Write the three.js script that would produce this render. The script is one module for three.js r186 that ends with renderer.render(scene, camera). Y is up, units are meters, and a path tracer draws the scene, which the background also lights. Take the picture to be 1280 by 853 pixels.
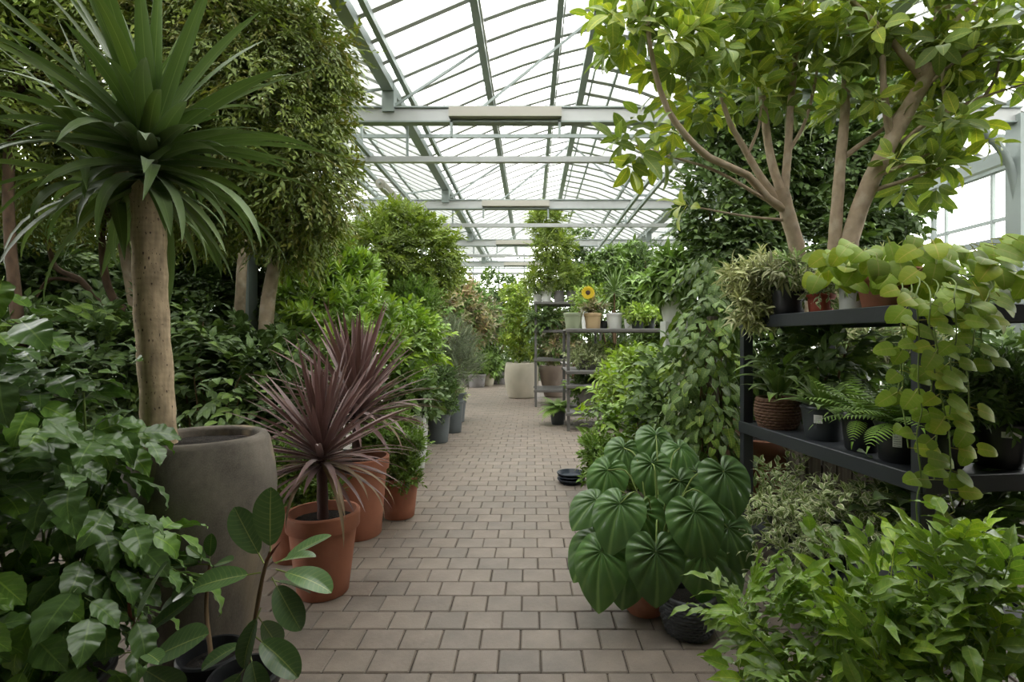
import * as THREE from 'three';
import { mergeGeometries, mergeVertices, toCreasedNormals } from 'three/addons/utils/BufferGeometryUtils.js';
import { ImprovedNoise } from 'three/addons/math/ImprovedNoise.js';

// ------------------------------------------------------------------ camera, sky, exposure
const F = 660, CX = 664, CY = 424, EYE = 1.55;            // focal length and vanishing point of the aisle in pixels, eye height in metres
const scene = new THREE.Scene();
const camera = new THREE.PerspectiveCamera(2 * Math.atan(426.5 / F) * 180 / Math.PI, 1280 / 853, 0.05, 300);
camera.position.set(0, EYE, 0);
camera.lookAt(0, EYE, -10);
camera.setViewOffset(1280, 853, 640 - CX, 426.5 - CY, 1280, 853);   // the lens is shifted a little: verticals stay vertical
const renderer = new THREE.WebGLRenderer({ antialias: true });
renderer.toneMapping = THREE.LinearToneMapping;
renderer.toneMappingExposure = 1.0;
renderer.shadowMap.enabled = true;
const SKY = 7.4;                                            // radiance of the overcast sky

const perlin = new ImprovedNoise();
const nz = (x, y, z = 0) => perlin.noise(x, y, z);
const fbm = (x, y, z = 0, o = 4) => { let s = 0, a = 0.5, f = 1; for (let i = 0; i < o; i++) { s += a * nz(x * f + 7.3 * i, y * f, z * f + 3.1 * i); a *= 0.5; f *= 2; } return s; };
function mulberry(a) { return () => { a |= 0; a = a + 0x6D2B79F5 | 0; let t = Math.imul(a ^ a >>> 15, 1 | a); t = t + Math.imul(t ^ t >>> 7, 61 | t) ^ t; return ((t ^ t >>> 14) >>> 0) / 4294967296; }; }
let R = mulberry(20241);
const seed = (n) => { R = mulberry(n * 7919 + 13); };
const rr = (a, b) => a + (b - a) * R();
const clamp = THREE.MathUtils.clamp, lerp = THREE.MathUtils.lerp, sstep = THREE.MathUtils.smoothstep;
const V = (x, y, z) => new THREE.Vector3(x, y, z);

{ // overcast sky: an even bright cloud layer with faint grey-blue structure
  const w = 512, h = 256, d = new Float32Array(w * h * 4);
  for (let j = 0; j < h; j++) for (let i = 0; i < w; i++) {
    const up = ((j + 0.5) / h - 0.5) * Math.PI, az = (i + 0.5) / w * 2 * Math.PI, y = Math.sin(up), x = Math.cos(az) * Math.cos(up), z = Math.sin(az) * Math.cos(up);
    const n = fbm(x * 2.2 + 5, y * 3.2, z * 2.2, 5), c = 1 + 0.32 * n, b = clamp(0.5 - n * 1.2, 0, 1);
    const k = (j * w + i) * 4, s = y < -0.02 ? 0.35 : 1;
    d[k] = s * c * (1.03 - 0.05 * b); d[k + 1] = s * c * (1 - 0.02 * b); d[k + 2] = s * c * (0.93 + 0.05 * b); d[k + 3] = 1;
  }
  const t = new THREE.DataTexture(d, w, h, THREE.RGBAFormat, THREE.FloatType);
  t.mapping = THREE.EquirectangularReflectionMapping; t.magFilter = t.minFilter = THREE.LinearFilter; t.wrapS = THREE.RepeatWrapping; t.needsUpdate = true;
  scene.background = t; scene.environment = t;
  scene.backgroundIntensity = SKY; scene.environmentIntensity = SKY;
}

// ------------------------------------------------------------------ helpers: placing
const at = (px, py, d) => V((px - CX) / F * d, EYE - (py - CY) / F * d, -d);          // pixel + distance along the aisle -> point
const onFloor = (px, py) => at(px, py, F * EYE / (py - CY));                          // pixel of a thing's foot -> point on the floor
const floorAt = (px, d) => V((px - CX) / F * d, 0, -d);
const taken = new Map();
function numbered(n) { const k = taken.get(n) ?? 0; taken.set(n, k + 1); return k ? n + '_' + String(k).padStart(3, '0') : n; }
function shade(o) { o.castShadow = true; o.receiveShadow = true; return o; }
function thing(name, label, category, p = V(0, 0, 0), group, turn = 0) {
  const o = new THREE.Group(); o.name = numbered(name); o.position.copy(p); o.rotation.y = turn;
  o.userData = { label, category }; if (group) o.userData.group = group;
  scene.add(o); return o;
}
function structure(name, label, category) { const o = new THREE.Group(); o.name = name; o.userData = { label, category, kind: 'structure' }; scene.add(o); return o; }
function part(name, geo, mat, parent, label) { const m = shade(new THREE.Mesh(geo, mat)); m.name = name; if (label) m.userData.label = label; parent.add(m); return m; }
const local = (root, p) => p.clone().sub(root.position);

// ------------------------------------------------------------------ helpers: geometry
const M4 = (p, q = new THREE.Quaternion(), s = 1) => new THREE.Matrix4().compose(p, q, typeof s === 'number' ? V(s, s, s) : s);
function box(w, h, d, x = 0, y = 0, z = 0) { const g = new THREE.BoxGeometry(w, h, d); g.translate(x, y, z); return g; }
function bevelBox(w, h, d, b = 0.004) {                      // box with chamfered edges, 44 triangles
  const pts = [], idx = [];
  const X = w / 2, Y = h / 2, Z = d / 2, faces = [];
  const push = (x, y, z) => pts.push(x, y, z) / 3 - 1;
  const quad = (a, b2, c, e) => { const k = [a, b2, c, e].map((v) => push(...v)); idx.push(k[0], k[1], k[2], k[0], k[2], k[3]); };
  const tri = (a, b2, c) => { const k = [a, b2, c].map((v) => push(...v)); idx.push(...k); };
  for (const s of [1, -1]) {
    const q = (A) => s > 0 ? quad(...A) : quad(...A.reverse());
    q([[X * s, -Y + b, -Z + b], [X * s, Y - b, -Z + b], [X * s, Y - b, Z - b], [X * s, -Y + b, Z - b]]);
    q([[-X + b, Y * s, -Z + b], [-X + b, Y * s, Z - b], [X - b, Y * s, Z - b], [X - b, Y * s, -Z + b]]);
    q([[-X + b, -Y + b, Z * s], [X - b, -Y + b, Z * s], [X - b, Y - b, Z * s], [-X + b, Y - b, Z * s]]);
  }
  for (const sx of [1, -1]) for (const sy of [1, -1]) {
    const A = [[sx * X, sy * (Y - b), -Z + b], [sx * (X - b), sy * Y, -Z + b], [sx * (X - b), sy * Y, Z - b], [sx * X, sy * (Y - b), Z - b]];
    sx * sy > 0 ? quad(...A) : quad(...A.reverse());
    const B = [[-X + b, sx * (Y - b), sy * Z], [X - b, sx * (Y - b), sy * Z], [X - b, sx * Y, sy * (Z - b)], [-X + b, sx * Y, sy * (Z - b)]];
    sx * sy > 0 ? quad(...B) : quad(...B.reverse());
    const C = [[sx * (X - b), -Y + b, sy * Z], [sx * X, -Y + b, sy * (Z - b)], [sx * X, Y - b, sy * (Z - b)], [sx * (X - b), Y - b, sy * Z]];
    sx * sy > 0 ? quad(...C) : quad(...C.reverse());
    for (const sz of [1, -1]) { const T = [[sx * X, sy * (Y - b), sz * (Z - b)], [sx * (X - b), sy * Y, sz * (Z - b)], [sx * (X - b), sy * (Y - b), sz * Z]]; sx * sy * sz > 0 ? tri(...T) : tri(...T.reverse()); }
  }
  const g = new THREE.BufferGeometry(); g.setAttribute('position', new THREE.Float32BufferAttribute(pts, 3)); g.setIndex(idx); g.computeVertexNormals();
  const uv = []; const n = g.attributes.normal;
  for (let i = 0; i < pts.length / 3; i++) { const ax = Math.abs(n.getX(i)), ay = Math.abs(n.getY(i)), az = Math.abs(n.getZ(i)); const [x, y, z] = pts.slice(i * 3, i * 3 + 3); ay >= ax && ay >= az ? uv.push(x, z) : ax >= az ? uv.push(z, y) : uv.push(x, y); }
  g.setAttribute('uv', new THREE.Float32BufferAttribute(uv, 2));
  return g;
}
function beamGeo(a, b, w, h, up = V(0, 1, 0)) {               // a bar of section w x h from a to b
  const d = b.clone().sub(a), L = d.length(); d.normalize();
  const x = new THREE.Vector3().crossVectors(Math.abs(d.dot(up)) > 0.99 ? V(1, 0, 0) : up, d).normalize(), y = new THREE.Vector3().crossVectors(d, x);
  const g = new THREE.BoxGeometry(w, h, L); g.applyMatrix4(new THREE.Matrix4().makeBasis(x, y, d).setPosition(a.clone().add(b).multiplyScalar(0.5))); return g;
}
function tube(pts, radii, sides = 7, vScale = 1) {            // tapered tube through points, uv in metres
  const n = pts.length, pos = [], nor = [], uv = [], idx = []; let N = null, len = 0;
  for (let i = 0; i < n; i++) {
    const t = pts[Math.min(i + 1, n - 1)].clone().sub(pts[Math.max(i - 1, 0)]).normalize();
    if (!N) N = Math.abs(t.y) > 0.9 ? V(1, 0, 0) : V(0, 1, 0);
    N = N.clone().addScaledVector(t, -N.dot(t)).normalize(); const B = new THREE.Vector3().crossVectors(t, N);
    const r = Array.isArray(radii) ? radii[i] : radii; if (i) len += pts[i].distanceTo(pts[i - 1]);
    for (let k = 0; k <= sides; k++) {
      const a = k / sides * Math.PI * 2, c = Math.cos(a), s = Math.sin(a), q = V(N.x * c + B.x * s, N.y * c + B.y * s, N.z * c + B.z * s);
      pos.push(pts[i].x + q.x * r, pts[i].y + q.y * r, pts[i].z + q.z * r); nor.push(q.x, q.y, q.z); uv.push(k / sides * 0.4, len * vScale);
    }
    if (i) for (let k = 0; k < sides; k++) { const a = (i - 1) * (sides + 1) + k, b = a + sides + 1; idx.push(a, a + 1, b, b, a + 1, b + 1); }
  }
  const g = new THREE.BufferGeometry(); g.setAttribute('position', new THREE.Float32BufferAttribute(pos, 3)); g.setAttribute('normal', new THREE.Float32BufferAttribute(nor, 3)); g.setAttribute('uv', new THREE.Float32BufferAttribute(uv, 2)); g.setIndex(idx); return g;
}
function smooth(pts, n) { return new THREE.CatmullRomCurve3(pts).getPoints(n); }
function limb(pts, r0, r1, n = 10, sides = 8, knob = 0) { const P = smooth(pts, n); return tube(P, P.map((_, i) => lerp(r0, r1, i / n) * (1 + knob * Math.sin(i * 2.3) * 0.5)), sides); }
function lathe(profile, seg = 40, crease = 0.5) { const g = new THREE.LatheGeometry(profile.map(([r, y]) => new THREE.Vector2(Math.max(r, 1e-4), y)), seg); return crease ? toCreasedNormals(g, crease) : g; }
function disc(r, y, bump = 0.01, seg = 24) {                   // a heap of soil, slightly uneven
  const g = new THREE.CircleGeometry(r, seg); g.rotateX(-Math.PI / 2); const g2 = new THREE.RingGeometry(0.001, r, seg, 5); g2.rotateX(-Math.PI / 2);
  const p = g2.attributes.position; for (let i = 0; i < p.count; i++) p.setY(i, y + bump * (1 - Math.hypot(p.getX(i), p.getZ(i)) / r) + bump * 0.7 * nz(p.getX(i) * 40, p.getZ(i) * 40, r * 9)); g2.computeVertexNormals(); return g2;
}

// ------------------------------------------------------------------ helpers: textures and materials
function dataTex(w, h, fn, srgb = false, repeat = true) {      // fn(u, v) -> linear [r, g, b] (or grey)
  const d = new Uint8Array(w * h * 4), enc = (c) => Math.round(255 * clamp(srgb ? (c <= 0.0031308 ? c * 12.92 : 1.055 * Math.pow(c, 1 / 2.4) - 0.055) : c, 0, 1));
  for (let j = 0; j < h; j++) for (let i = 0; i < w; i++) { const c = fn((i + 0.5) / w, (j + 0.5) / h), k = (j * w + i) * 4; const a = typeof c === 'number' ? [c, c, c] : c; d[k] = enc(Math.max(0, a[0])); d[k + 1] = enc(Math.max(0, a[1])); d[k + 2] = enc(Math.max(0, a[2])); d[k + 3] = 255; }
  const t = new THREE.DataTexture(d, w, h); t.magFilter = THREE.LinearFilter; t.minFilter = THREE.LinearFilter; if (repeat) t.wrapS = t.wrapT = THREE.RepeatWrapping; if (srgb) t.colorSpace = THREE.SRGBColorSpace; t.needsUpdate = true; return t;
}
const tile = (u, v, f, o = 4) => { // tileable fbm
  let s = 0, a = 0.5; for (let i = 0; i < o; i++) { const k = f * 2 ** i; const x = u * k, y = v * k; const n = (X, Y) => nz(X, Y, i * 5.7); s += a * lerp(lerp(n(x, y), n(x - k, y), u), lerp(n(x, y - k), n(x - k, y - k), u), v); a *= 0.5; } return s * 1.3;
};
const mixc = (a, b, t) => [lerp(a[0], b[0], t), lerp(a[1], b[1], t), lerp(a[2], b[2], t)];
const mulc = (a, k) => [a[0] * k, a[1] * k, a[2] * k];
const std = (c, o = {}) => new THREE.MeshStandardMaterial({ color: new THREE.Color().setRGB(...c), roughness: 0.8, metalness: 0, ...o });
function rep(t, x, y = x) { const c = t.clone(); c.repeat.set(x, y); c.needsUpdate = true; return c; }

const grainTex = dataTex(256, 256, (u, v) => 0.82 + 0.45 * tile(u, v, 6, 5) + (nz(u * 190, v * 190) * 0.12), false);
const spotTex = dataTex(256, 256, (u, v) => { const a = tile(u, v, 5, 4), b = nz(u * 120, v * 120, 3); return clamp(0.5 + a * 0.9 + b * 0.35, 0, 1); });

const MAT = {
  steel: std([0.27, 0.31, 0.295], { roughness: 0.5, metalness: 0.25 }),
  alu: std([0.42, 0.43, 0.42], { roughness: 0.45, metalness: 0.3 }),
  cream: std([0.40, 0.38, 0.33], { roughness: 0.7 }),
  rack: std([0.030, 0.034, 0.040], { roughness: 0.45, bumpMap: rep(grainTex, 6), bumpScale: 0.0006 }),
  rackOld: std([0.13, 0.125, 0.115], { roughness: 0.6, metalness: 0.2 }),
  terracotta: std([1, 1, 1], { roughness: 0.85, bumpMap: rep(grainTex, 4, 3), bumpScale: 0.0012, map: rep(dataTex(256, 256, (u, v) => { const a = tile(u, v, 4, 5), b = clamp(tile(u + 0.3, v, 3, 4) * 2 - 0.15, 0, 1); return mixc(mulc([0.37, 0.145, 0.085], 1 + 0.5 * a), [0.50, 0.34, 0.25], b * 0.35); }, true), 2, 1) }),
  terracottaOld: std([1, 1, 1], { roughness: 0.9, bumpMap: rep(grainTex, 4, 3), bumpScale: 0.0012, map: rep(dataTex(256, 256, (u, v) => { const a = tile(u, v, 4, 5), b = clamp(tile(u + 0.1, v + 0.4, 4, 5) * 2.4, 0, 1); return mixc(mulc([0.28, 0.115, 0.07], 1 + 0.4 * a), [0.25, 0.21, 0.17], b * 0.6); }, true), 2, 1) }),
  concrete: std([1, 1, 1], { roughness: 0.9, bumpMap: rep(grainTex, 8, 4), bumpScale: 0.002, map: rep(dataTex(512, 512, (u, v) => { const a = tile(u, v, 5, 6) + 0.35 * tile(u, v, 40, 2), b = clamp(tile(u + 0.6, v + 0.2, 3, 4) * 3 - 0.6, 0, 1), s = nz(u * 260, v * 260) * 0.12; return mixc(mulc([0.16, 0.138, 0.112], 1 + 1.1 * a + 2.6 * s), [0.36, 0.28, 0.18], b * 0.8); }, true), 2, 1) }),
  creamPot: std([1, 1, 1], { roughness: 0.8, bumpMap: rep(grainTex, 5, 4), bumpScale: 0.002, map: rep(dataTex(256, 256, (u, v) => mulc([0.46, 0.42, 0.33], 1 + 0.4 * tile(u, v, 4, 5)), true), 2, 1) }),
  brownPot: std([1, 1, 1], { roughness: 0.8, map: rep(dataTex(256, 256, (u, v) => mixc(mulc([0.26, 0.20, 0.16], 1 + 0.4 * tile(u, v, 4, 5)), [0.36, 0.31, 0.26], clamp(tile(u, v + 0.5, 3, 4) * 2, 0, 1)), true), 2, 1) }),
  zinc: std([0.10, 0.115, 0.12], { roughness: 0.55, metalness: 0.15, bumpMap: rep(grainTex, 4), bumpScale: 0.001 }),
  black: std([0.014, 0.015, 0.017], { roughness: 0.42 }),
  charcoal: std([0.040, 0.047, 0.053], { roughness: 0.5 }),
  navy: std([0.020, 0.030, 0.045], { roughness: 0.4 }),
  white: std([0.66, 0.66, 0.63], { roughness: 0.55 }),
  pale: std([0.42, 0.43, 0.40], { roughness: 0.6 }),
  sage: std([0.30, 0.34, 0.22], { roughness: 0.6 }),
  tan: std([0.50, 0.36, 0.20], { roughness: 0.7 }),
  greyPot: std([0.20, 0.19, 0.185], { roughness: 0.7 }),
  red: std([0.33, 0.06, 0.03], { roughness: 0.6 }),
  soil: std([1, 1, 1], { roughness: 1, bumpMap: rep(spotTex, 3), bumpScale: 0.012, map: rep(dataTex(128, 128, (u, v) => { const n = tile(u, v, 10, 4); return n > 0.2 ? [0.07, 0.05, 0.035] : mulc([0.022, 0.017, 0.013], 1 + n); }, true), 3) }),
  wicker: std([0.13, 0.065, 0.035], { roughness: 0.7 }),
  wickerGrey: std([0.07, 0.074, 0.082], { roughness: 0.65 }),
  bark: std([1, 1, 1], { roughness: 0.95, bumpMap: rep(spotTex, 2, 3), bumpScale: 0.006, map: rep(dataTex(256, 256, (u, v) => { const a = tile(u, v, 5, 5), b = clamp(tile(u + 0.2, v, 4, 4) * 2, 0, 1); return mixc(mulc([0.40, 0.31, 0.215], 1 + 0.7 * a), [0.56, 0.49, 0.38], b * 0.7); }, true), 2.5, 2) }),
  barkDark: std([1, 1, 1], { roughness: 0.95, map: rep(dataTex(256, 256, (u, v) => mulc([0.12, 0.075, 0.045], 1 + 0.8 * tile(u, v, 5, 5)), true), 2.5, 2) }),
  yuccaBark: std([1, 1, 1], { roughness: 0.95, bumpMap: rep(dataTex(256, 256, (u, v) => clamp(0.55 + 0.6 * tile(u, v * 0.999, 9, 4) + 0.04 * Math.sin(v * Math.PI * 2 * 22 + 3 * tile(u, v, 4, 2)), 0, 1)), 2.5, 1.6), bumpScale: 0.006,
    map: rep(dataTex(256, 512, (u, v) => { const a = tile(u, v, 7, 5), r = Math.sin(v * Math.PI * 2 * 26 + 4 * tile(u, v, 4, 2)), sp = nz(u * 60, v * 34, 5); return sp > 0.52 ? [0.05, 0.03, 0.02] : mulc([0.41, 0.31, 0.20], 1 + 0.75 * a + 0.04 * r + 0.25 * nz(u * 40, v * 9, 8)); }, true), 2.5, 1.2) }),
  stemGreen: std([0.17, 0.24, 0.05], { roughness: 0.7 }),
  stemBrown: std([0.14, 0.085, 0.04], { roughness: 0.85 }),
  stemPurple: std([0.10, 0.055, 0.05], { roughness: 0.85 }),
  wood: std([1, 1, 1], { roughness: 0.9, map: rep(dataTex(128, 256, (u, v) => mulc([0.17, 0.145, 0.115], 1 + 0.5 * tile(u, v, 3, 5) + 0.2 * Math.sin(u * 60 + 8 * tile(u, v, 2, 3))), true), 3, 1) }),
  yellow: std([0.75, 0.55, 0.02], { roughness: 0.6 }),
  seedHead: std([0.05, 0.025, 0.012], { roughness: 0.95 }),
  glass: new THREE.MeshPhysicalMaterial({ color: new THREE.Color().setRGB(0.93, 0.945, 0.95), roughness: 0.0, transmission: 1, thickness: 0, ior: 1.5, side: THREE.DoubleSide }),
};

// ------------------------------------------------------------------ leaves
// A leaf lies along +z with its upper side to +y; its stalk starts at the origin.
function leafGeo({ L = 0.1, W = 0.04, prof, fold = 0.25, bend = 0.5, nu = 6, nv = 1, wave = 0, waveN = 3, lobe = 0, sweep = 0, pleat = 0, pleatN = 7, stalk = 0, stalkR = 0.0015, twist = 0, cup = 0 }) {
  prof = prof ?? ((t) => Math.pow(Math.sin(Math.PI * Math.pow(t, 0.75)), 0.9));
  const pos = [], uv = [], idx = [], cols = 2 * nv + 1; let y = 0, z = stalk; const ds = L / nu;
  for (let i = 0; i <= nu; i++) {
    const t = i / nu, th = bend * (t * t * 0.9 + 0.1 * t), c = Math.cos(th), s = Math.sin(th); if (i) { y -= Math.sin(bend * (((t - 0.5 / nu) ** 2) * 0.9 + 0.1 * t)) * ds; z += Math.cos(bend * (((t - 0.5 / nu) ** 2) * 0.9 + 0.1 * t)) * ds; }
    const w = Math.max(W * 0.5 * prof(t), 0.0004), tw = twist * t;
    for (let j = -nv; j <= nv; j++) {
      const q = j / nv, a = Math.abs(q);
      let lx = q * w * Math.cos(fold), ly = a * w * Math.sin(fold) + wave * a * Math.sin(t * Math.PI * 2 * waveN + (q > 0 ? 0.8 : 0)) - cup * a * a * w + pleat * a ** 0.7 * (1 - a * 0.35) * Math.cos(t * Math.PI * 2 * pleatN) * (1 - t * 0.6);
      const lz = L * (sweep * a * a * Math.sin(Math.PI * t) - lobe * (1 - t) ** 2.2 * Math.pow(a, 0.85));
      const X = lx * Math.cos(tw) - ly * Math.sin(tw), Y = lx * Math.sin(tw) + ly * Math.cos(tw);
      pos.push(X, y + Y * c - lz * s, z + lz * c + Y * s); uv.push(0.5 + q * 0.5, t);
    }
    if (i) for (let j = 0; j < cols - 1; j++) { const a = (i - 1) * cols + j, b = a + cols; idx.push(a, b, a + 1, b, b + 1, a + 1); }
  }
  let g = new THREE.BufferGeometry(); g.setAttribute('position', new THREE.Float32BufferAttribute(pos, 3)); g.setAttribute('uv', new THREE.Float32BufferAttribute(uv, 2)); g.setIndex(idx); g.computeVertexNormals();
  if (stalk > 0) { const st = tube([V(0, 0, 0), V(0, 0.01 * stalk, stalk * 0.5), V(0, 0, stalk + L * 0.04)], stalkR, 3); const u2 = st.attributes.uv; for (let i = 0; i < u2.count; i++) u2.setXY(i, 0.5, 0.03); g = mergeGeometries([g, st]); }
  return g;
}
const oval = (t) => Math.pow(Math.max(0, Math.sin(Math.PI * Math.pow(t, 0.85))), 0.75);
const lance = (t) => Math.pow(Math.max(0, Math.sin(Math.PI * Math.pow(t, 0.7))), 1.1);
const acumin = (t) => Math.pow(Math.max(0, Math.sin(Math.PI * Math.pow(t, 0.62))), 1.15) * (1 - 0.15 * t);
const heartP = (t) => t < 0.22 ? 0.74 + 0.26 * Math.sin(t / 0.22 * Math.PI / 2) : Math.pow(Math.cos((t - 0.22) / 0.78 * Math.PI / 2), 0.72);
const strapP = (t) => (t < 0.12 ? 0.55 + 0.45 * t / 0.12 : 1) * Math.pow(Math.max(0, 1 - Math.pow(Math.max(0, t - 0.15) / 0.85, 2.1)), 0.9);

// colour of a blade: base green with vein lines and mottling
function leafTex({ base, dark, vein, edge = null, edgeW = 0.1, veins = 7, veinAmt = 0.5, mid = 0.05, angle = 0.9, mottle = 0.35, w = 64, h = 128, patch = null, streak = 0, o_plain = false }) {
  const ph = R() * 50, warm = (c) => c && [c[0] * 1.5, c[1] * 1.32, c[2] * 0.92]; if (!o_plain) { base = warm(base); dark = warm(dark); vein = warm(vein); }
  return dataTex(w, h, (u, v) => {
    const a = Math.abs(u - 0.5) * 2; let c = mixc(base, dark, clamp(0.5 + mottle * 2.0 * fbm(u * 3 + ph, v * 5, 1, 4), 0, 1));
    if (streak) c = mulc(c, 1 + streak * nz(u * 26 + ph, v * 1.5, 2));
    if (patch) { const n = fbm(u * 2.4 + ph, v * 3.2, 4, 4); c = mixc(c, patch, sstep(n, 0.02, 0.16)); }
    if (edge) { const n = 0.09 * fbm(v * 9 + ph, u * 4, 2, 3); c = mixc(c, edge, sstep(a + n * 2, 1 - edgeW * 1.6, 1 - edgeW * 0.7)); }
    if (veins) { const s = (v - a * 0.16 * angle) * veins, f = Math.abs(s - Math.round(s)); c = mixc(c, vein, veinAmt * (1 - sstep(f, 0.04, 0.15)) * (1 - 0.6 * a)); }
    return mixc(c, vein, mid ? 0.9 * (1 - sstep(a, mid * 0.5, mid * 1.6)) : 0);
  }, true, false);
}
// a heart-shaped blade around its stalk, veins fanning out and quilted between them
const heartR = [[0, 0.82], [0.09, 0.72], [0.2, 0.61], [0.35, 0.535], [0.5, 0.49], [0.65, 0.455], [0.78, 0.41], [0.88, 0.34], [0.95, 0.24], [1, 0.05]];
function heartGeo({ L = 0.25, pleat = 0.0095, N = 6.5, bend = 1, cup = 0.9, na = 26, nr = 6 }) {
  const pos = [], uv = [], idx = [], rad = (a) => { for (let i = 1; i < heartR.length; i++) if (a <= heartR[i][0] + 1e-9) { const k = (a - heartR[i - 1][0]) / (heartR[i][0] - heartR[i - 1][0]); return lerp(heartR[i - 1][1], heartR[i][1], k); } return 0.05; };
  for (let i = -na; i <= na; i++) { const a = Math.abs(i) / na, sg = Math.sign(i); for (let j = 0; j <= nr; j++) { const q = j / nr, r = rad(a) * L * q, f = a * Math.PI * (1.12 - 0.12 * q), x = sg * r * Math.sin(f), z = r * Math.cos(f);
    pos.push(x, pleat * -Math.cos(2 * Math.PI * N * a) * Math.pow(Math.sin(Math.PI * Math.min(q, 0.96) ** 0.8), 0.8) - bend * z * Math.abs(z) / L * 0.55 - cup * x * x / L * 0.6 - (z < 0 ? -z * 0.25 : 0) + 0.02 * L * Math.sin(q * 3.1) , z); uv.push(0.5 + sg * a * 0.5, q); }
    if (i > -na) for (let j = 0; j < nr; j++) { const b = (i + na) * (nr + 1) + j, c = b - nr - 1; idx.push(c, b, c + 1, b, b + 1, c + 1); } }
  const g = new THREE.BufferGeometry(); g.setAttribute('position', new THREE.Float32BufferAttribute(pos, 3)); g.setAttribute('uv', new THREE.Float32BufferAttribute(uv, 2)); g.setIndex(idx); g.computeVertexNormals(); if (g.attributes.normal.getY((nr + 1) * na + 3) < 0) { idx.reverse(); g.setIndex(idx); g.computeVertexNormals(); } return g;
}
function heartTex({ base, dark, vein, N = 6.5 }) { return dataTex(256, 64, (u, v) => { const a = Math.abs(u - 0.5) * 2, s = a * N, f = Math.abs(s - Math.round(s)); let c = mixc(base, dark, clamp(0.5 + 0.9 * fbm(u * 14, v * 4, 2, 4), 0, 1)); c = mixc(c, vein, 0.55 * (1 - sstep(f, 0.03, 0.16)) * (1 - 0.55 * v)); return mixc(c, vein, 0.8 * (1 - sstep(a, 0.004, 0.02))); }, true, false); }
function leafMats(tex, tints, { gloss = 0.5, coatR = 0.35, through = 0.28, rough = 0.95 } = {}) {
  return tints.map((t) => new THREE.MeshPhysicalMaterial({ color: new THREE.Color().setRGB(...(typeof t === 'number' ? [t, t, t] : t)), map: tex, roughness: rough, clearcoat: gloss, clearcoatRoughness: coatR, transmission: through, thickness: 0, side: THREE.DoubleSide }));
}
// a species: leaf shapes, tones and how they sit on a twig
function species(o) {
  const tints = o.tints ?? [0.8, 1, 1.2], tex = o.hearts ? heartTex(o.tex) : leafTex(o.tex);
  const geos = o.hearts ? o.hearts.map((s) => heartGeo(s)) : o.shapes.map((s) => leafGeo(s));
  return { ...o, tints, texture: tex, geos, mats: leafMats(tex, tints, o.look), white: leafMats(tex, [1], o.look)[0] };
}
function frame(p, dir, up, s = 1, roll = 0) {
  const z = dir.clone().normalize(); let x = new THREE.Vector3().crossVectors(up, z); if (x.lengthSq() < 1e-6) x = new THREE.Vector3().crossVectors(V(1, 0.1, 0), z); x.normalize(); const y = new THREE.Vector3().crossVectors(z, x);
  if (roll) { const c = Math.cos(roll), n = Math.sin(roll), X = x.clone(); x.multiplyScalar(c).addScaledVector(y, n); y.multiplyScalar(c).addScaledVector(X, -n); }
  return new THREE.Matrix4().makeBasis(x.multiplyScalar(s), y.multiplyScalar(s), z.multiplyScalar(s)).setPosition(p);
}
const rdir = () => { const z = rr(-1, 1), a = rr(0, Math.PI * 2), s = Math.sqrt(1 - z * z); return V(s * Math.cos(a), z, s * Math.sin(a)); };
const inView = (p) => { const d = -p.z; if (d < 0.2) return false; const x = CX + p.x * F / d, y = CY - (p.y - EYE) * F / d; return x > -30 && x < 1310 && y > -30 && y < 883; };
// leaves [{m, g, t}] in world space: the `most` that show largest become parts, the rest one mass
function emitLeaves(root, sp, list, { most = 300, name = 'leaf', rest = 'foliage' } = {}) {
  const eye = camera.position, back = new THREE.Matrix4().makeTranslation(-root.position.x, -root.position.y, -root.position.z), p = V(0, 0, 0);
  for (const l of list) { p.setFromMatrixPosition(l.m); l.score = p.distanceTo(eye) + (inView(p) ? 0 : 50); }
  list.sort((a, b) => a.score - b.score);
  const singles = list.slice(0, most).filter((l) => most >= list.length || l.score < 50), others = list.slice(singles.length);
  for (const l of singles) { const m = shade(new THREE.Mesh(sp.geos[l.g], sp.mats[l.t])); m.name = name; m.applyMatrix4(back.clone().multiply(l.m)); root.add(m); }
  sp.geos.forEach((g, k) => {
    const o = others.filter((l) => l.g === k); if (!o.length) return;
    const im = shade(new THREE.InstancedMesh(g, sp.white, o.length)); im.name = rest; im.userData.kind = 'stuff';
    const c = new THREE.Color(); o.forEach((l, i) => { im.setMatrixAt(i, back.clone().multiply(l.m)); const t = sp.tints[l.t]; im.setColorAt(i, Array.isArray(t) ? c.setRGB(...t) : c.setRGB(t, t, t)); }); root.add(im);
  });
}
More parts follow.
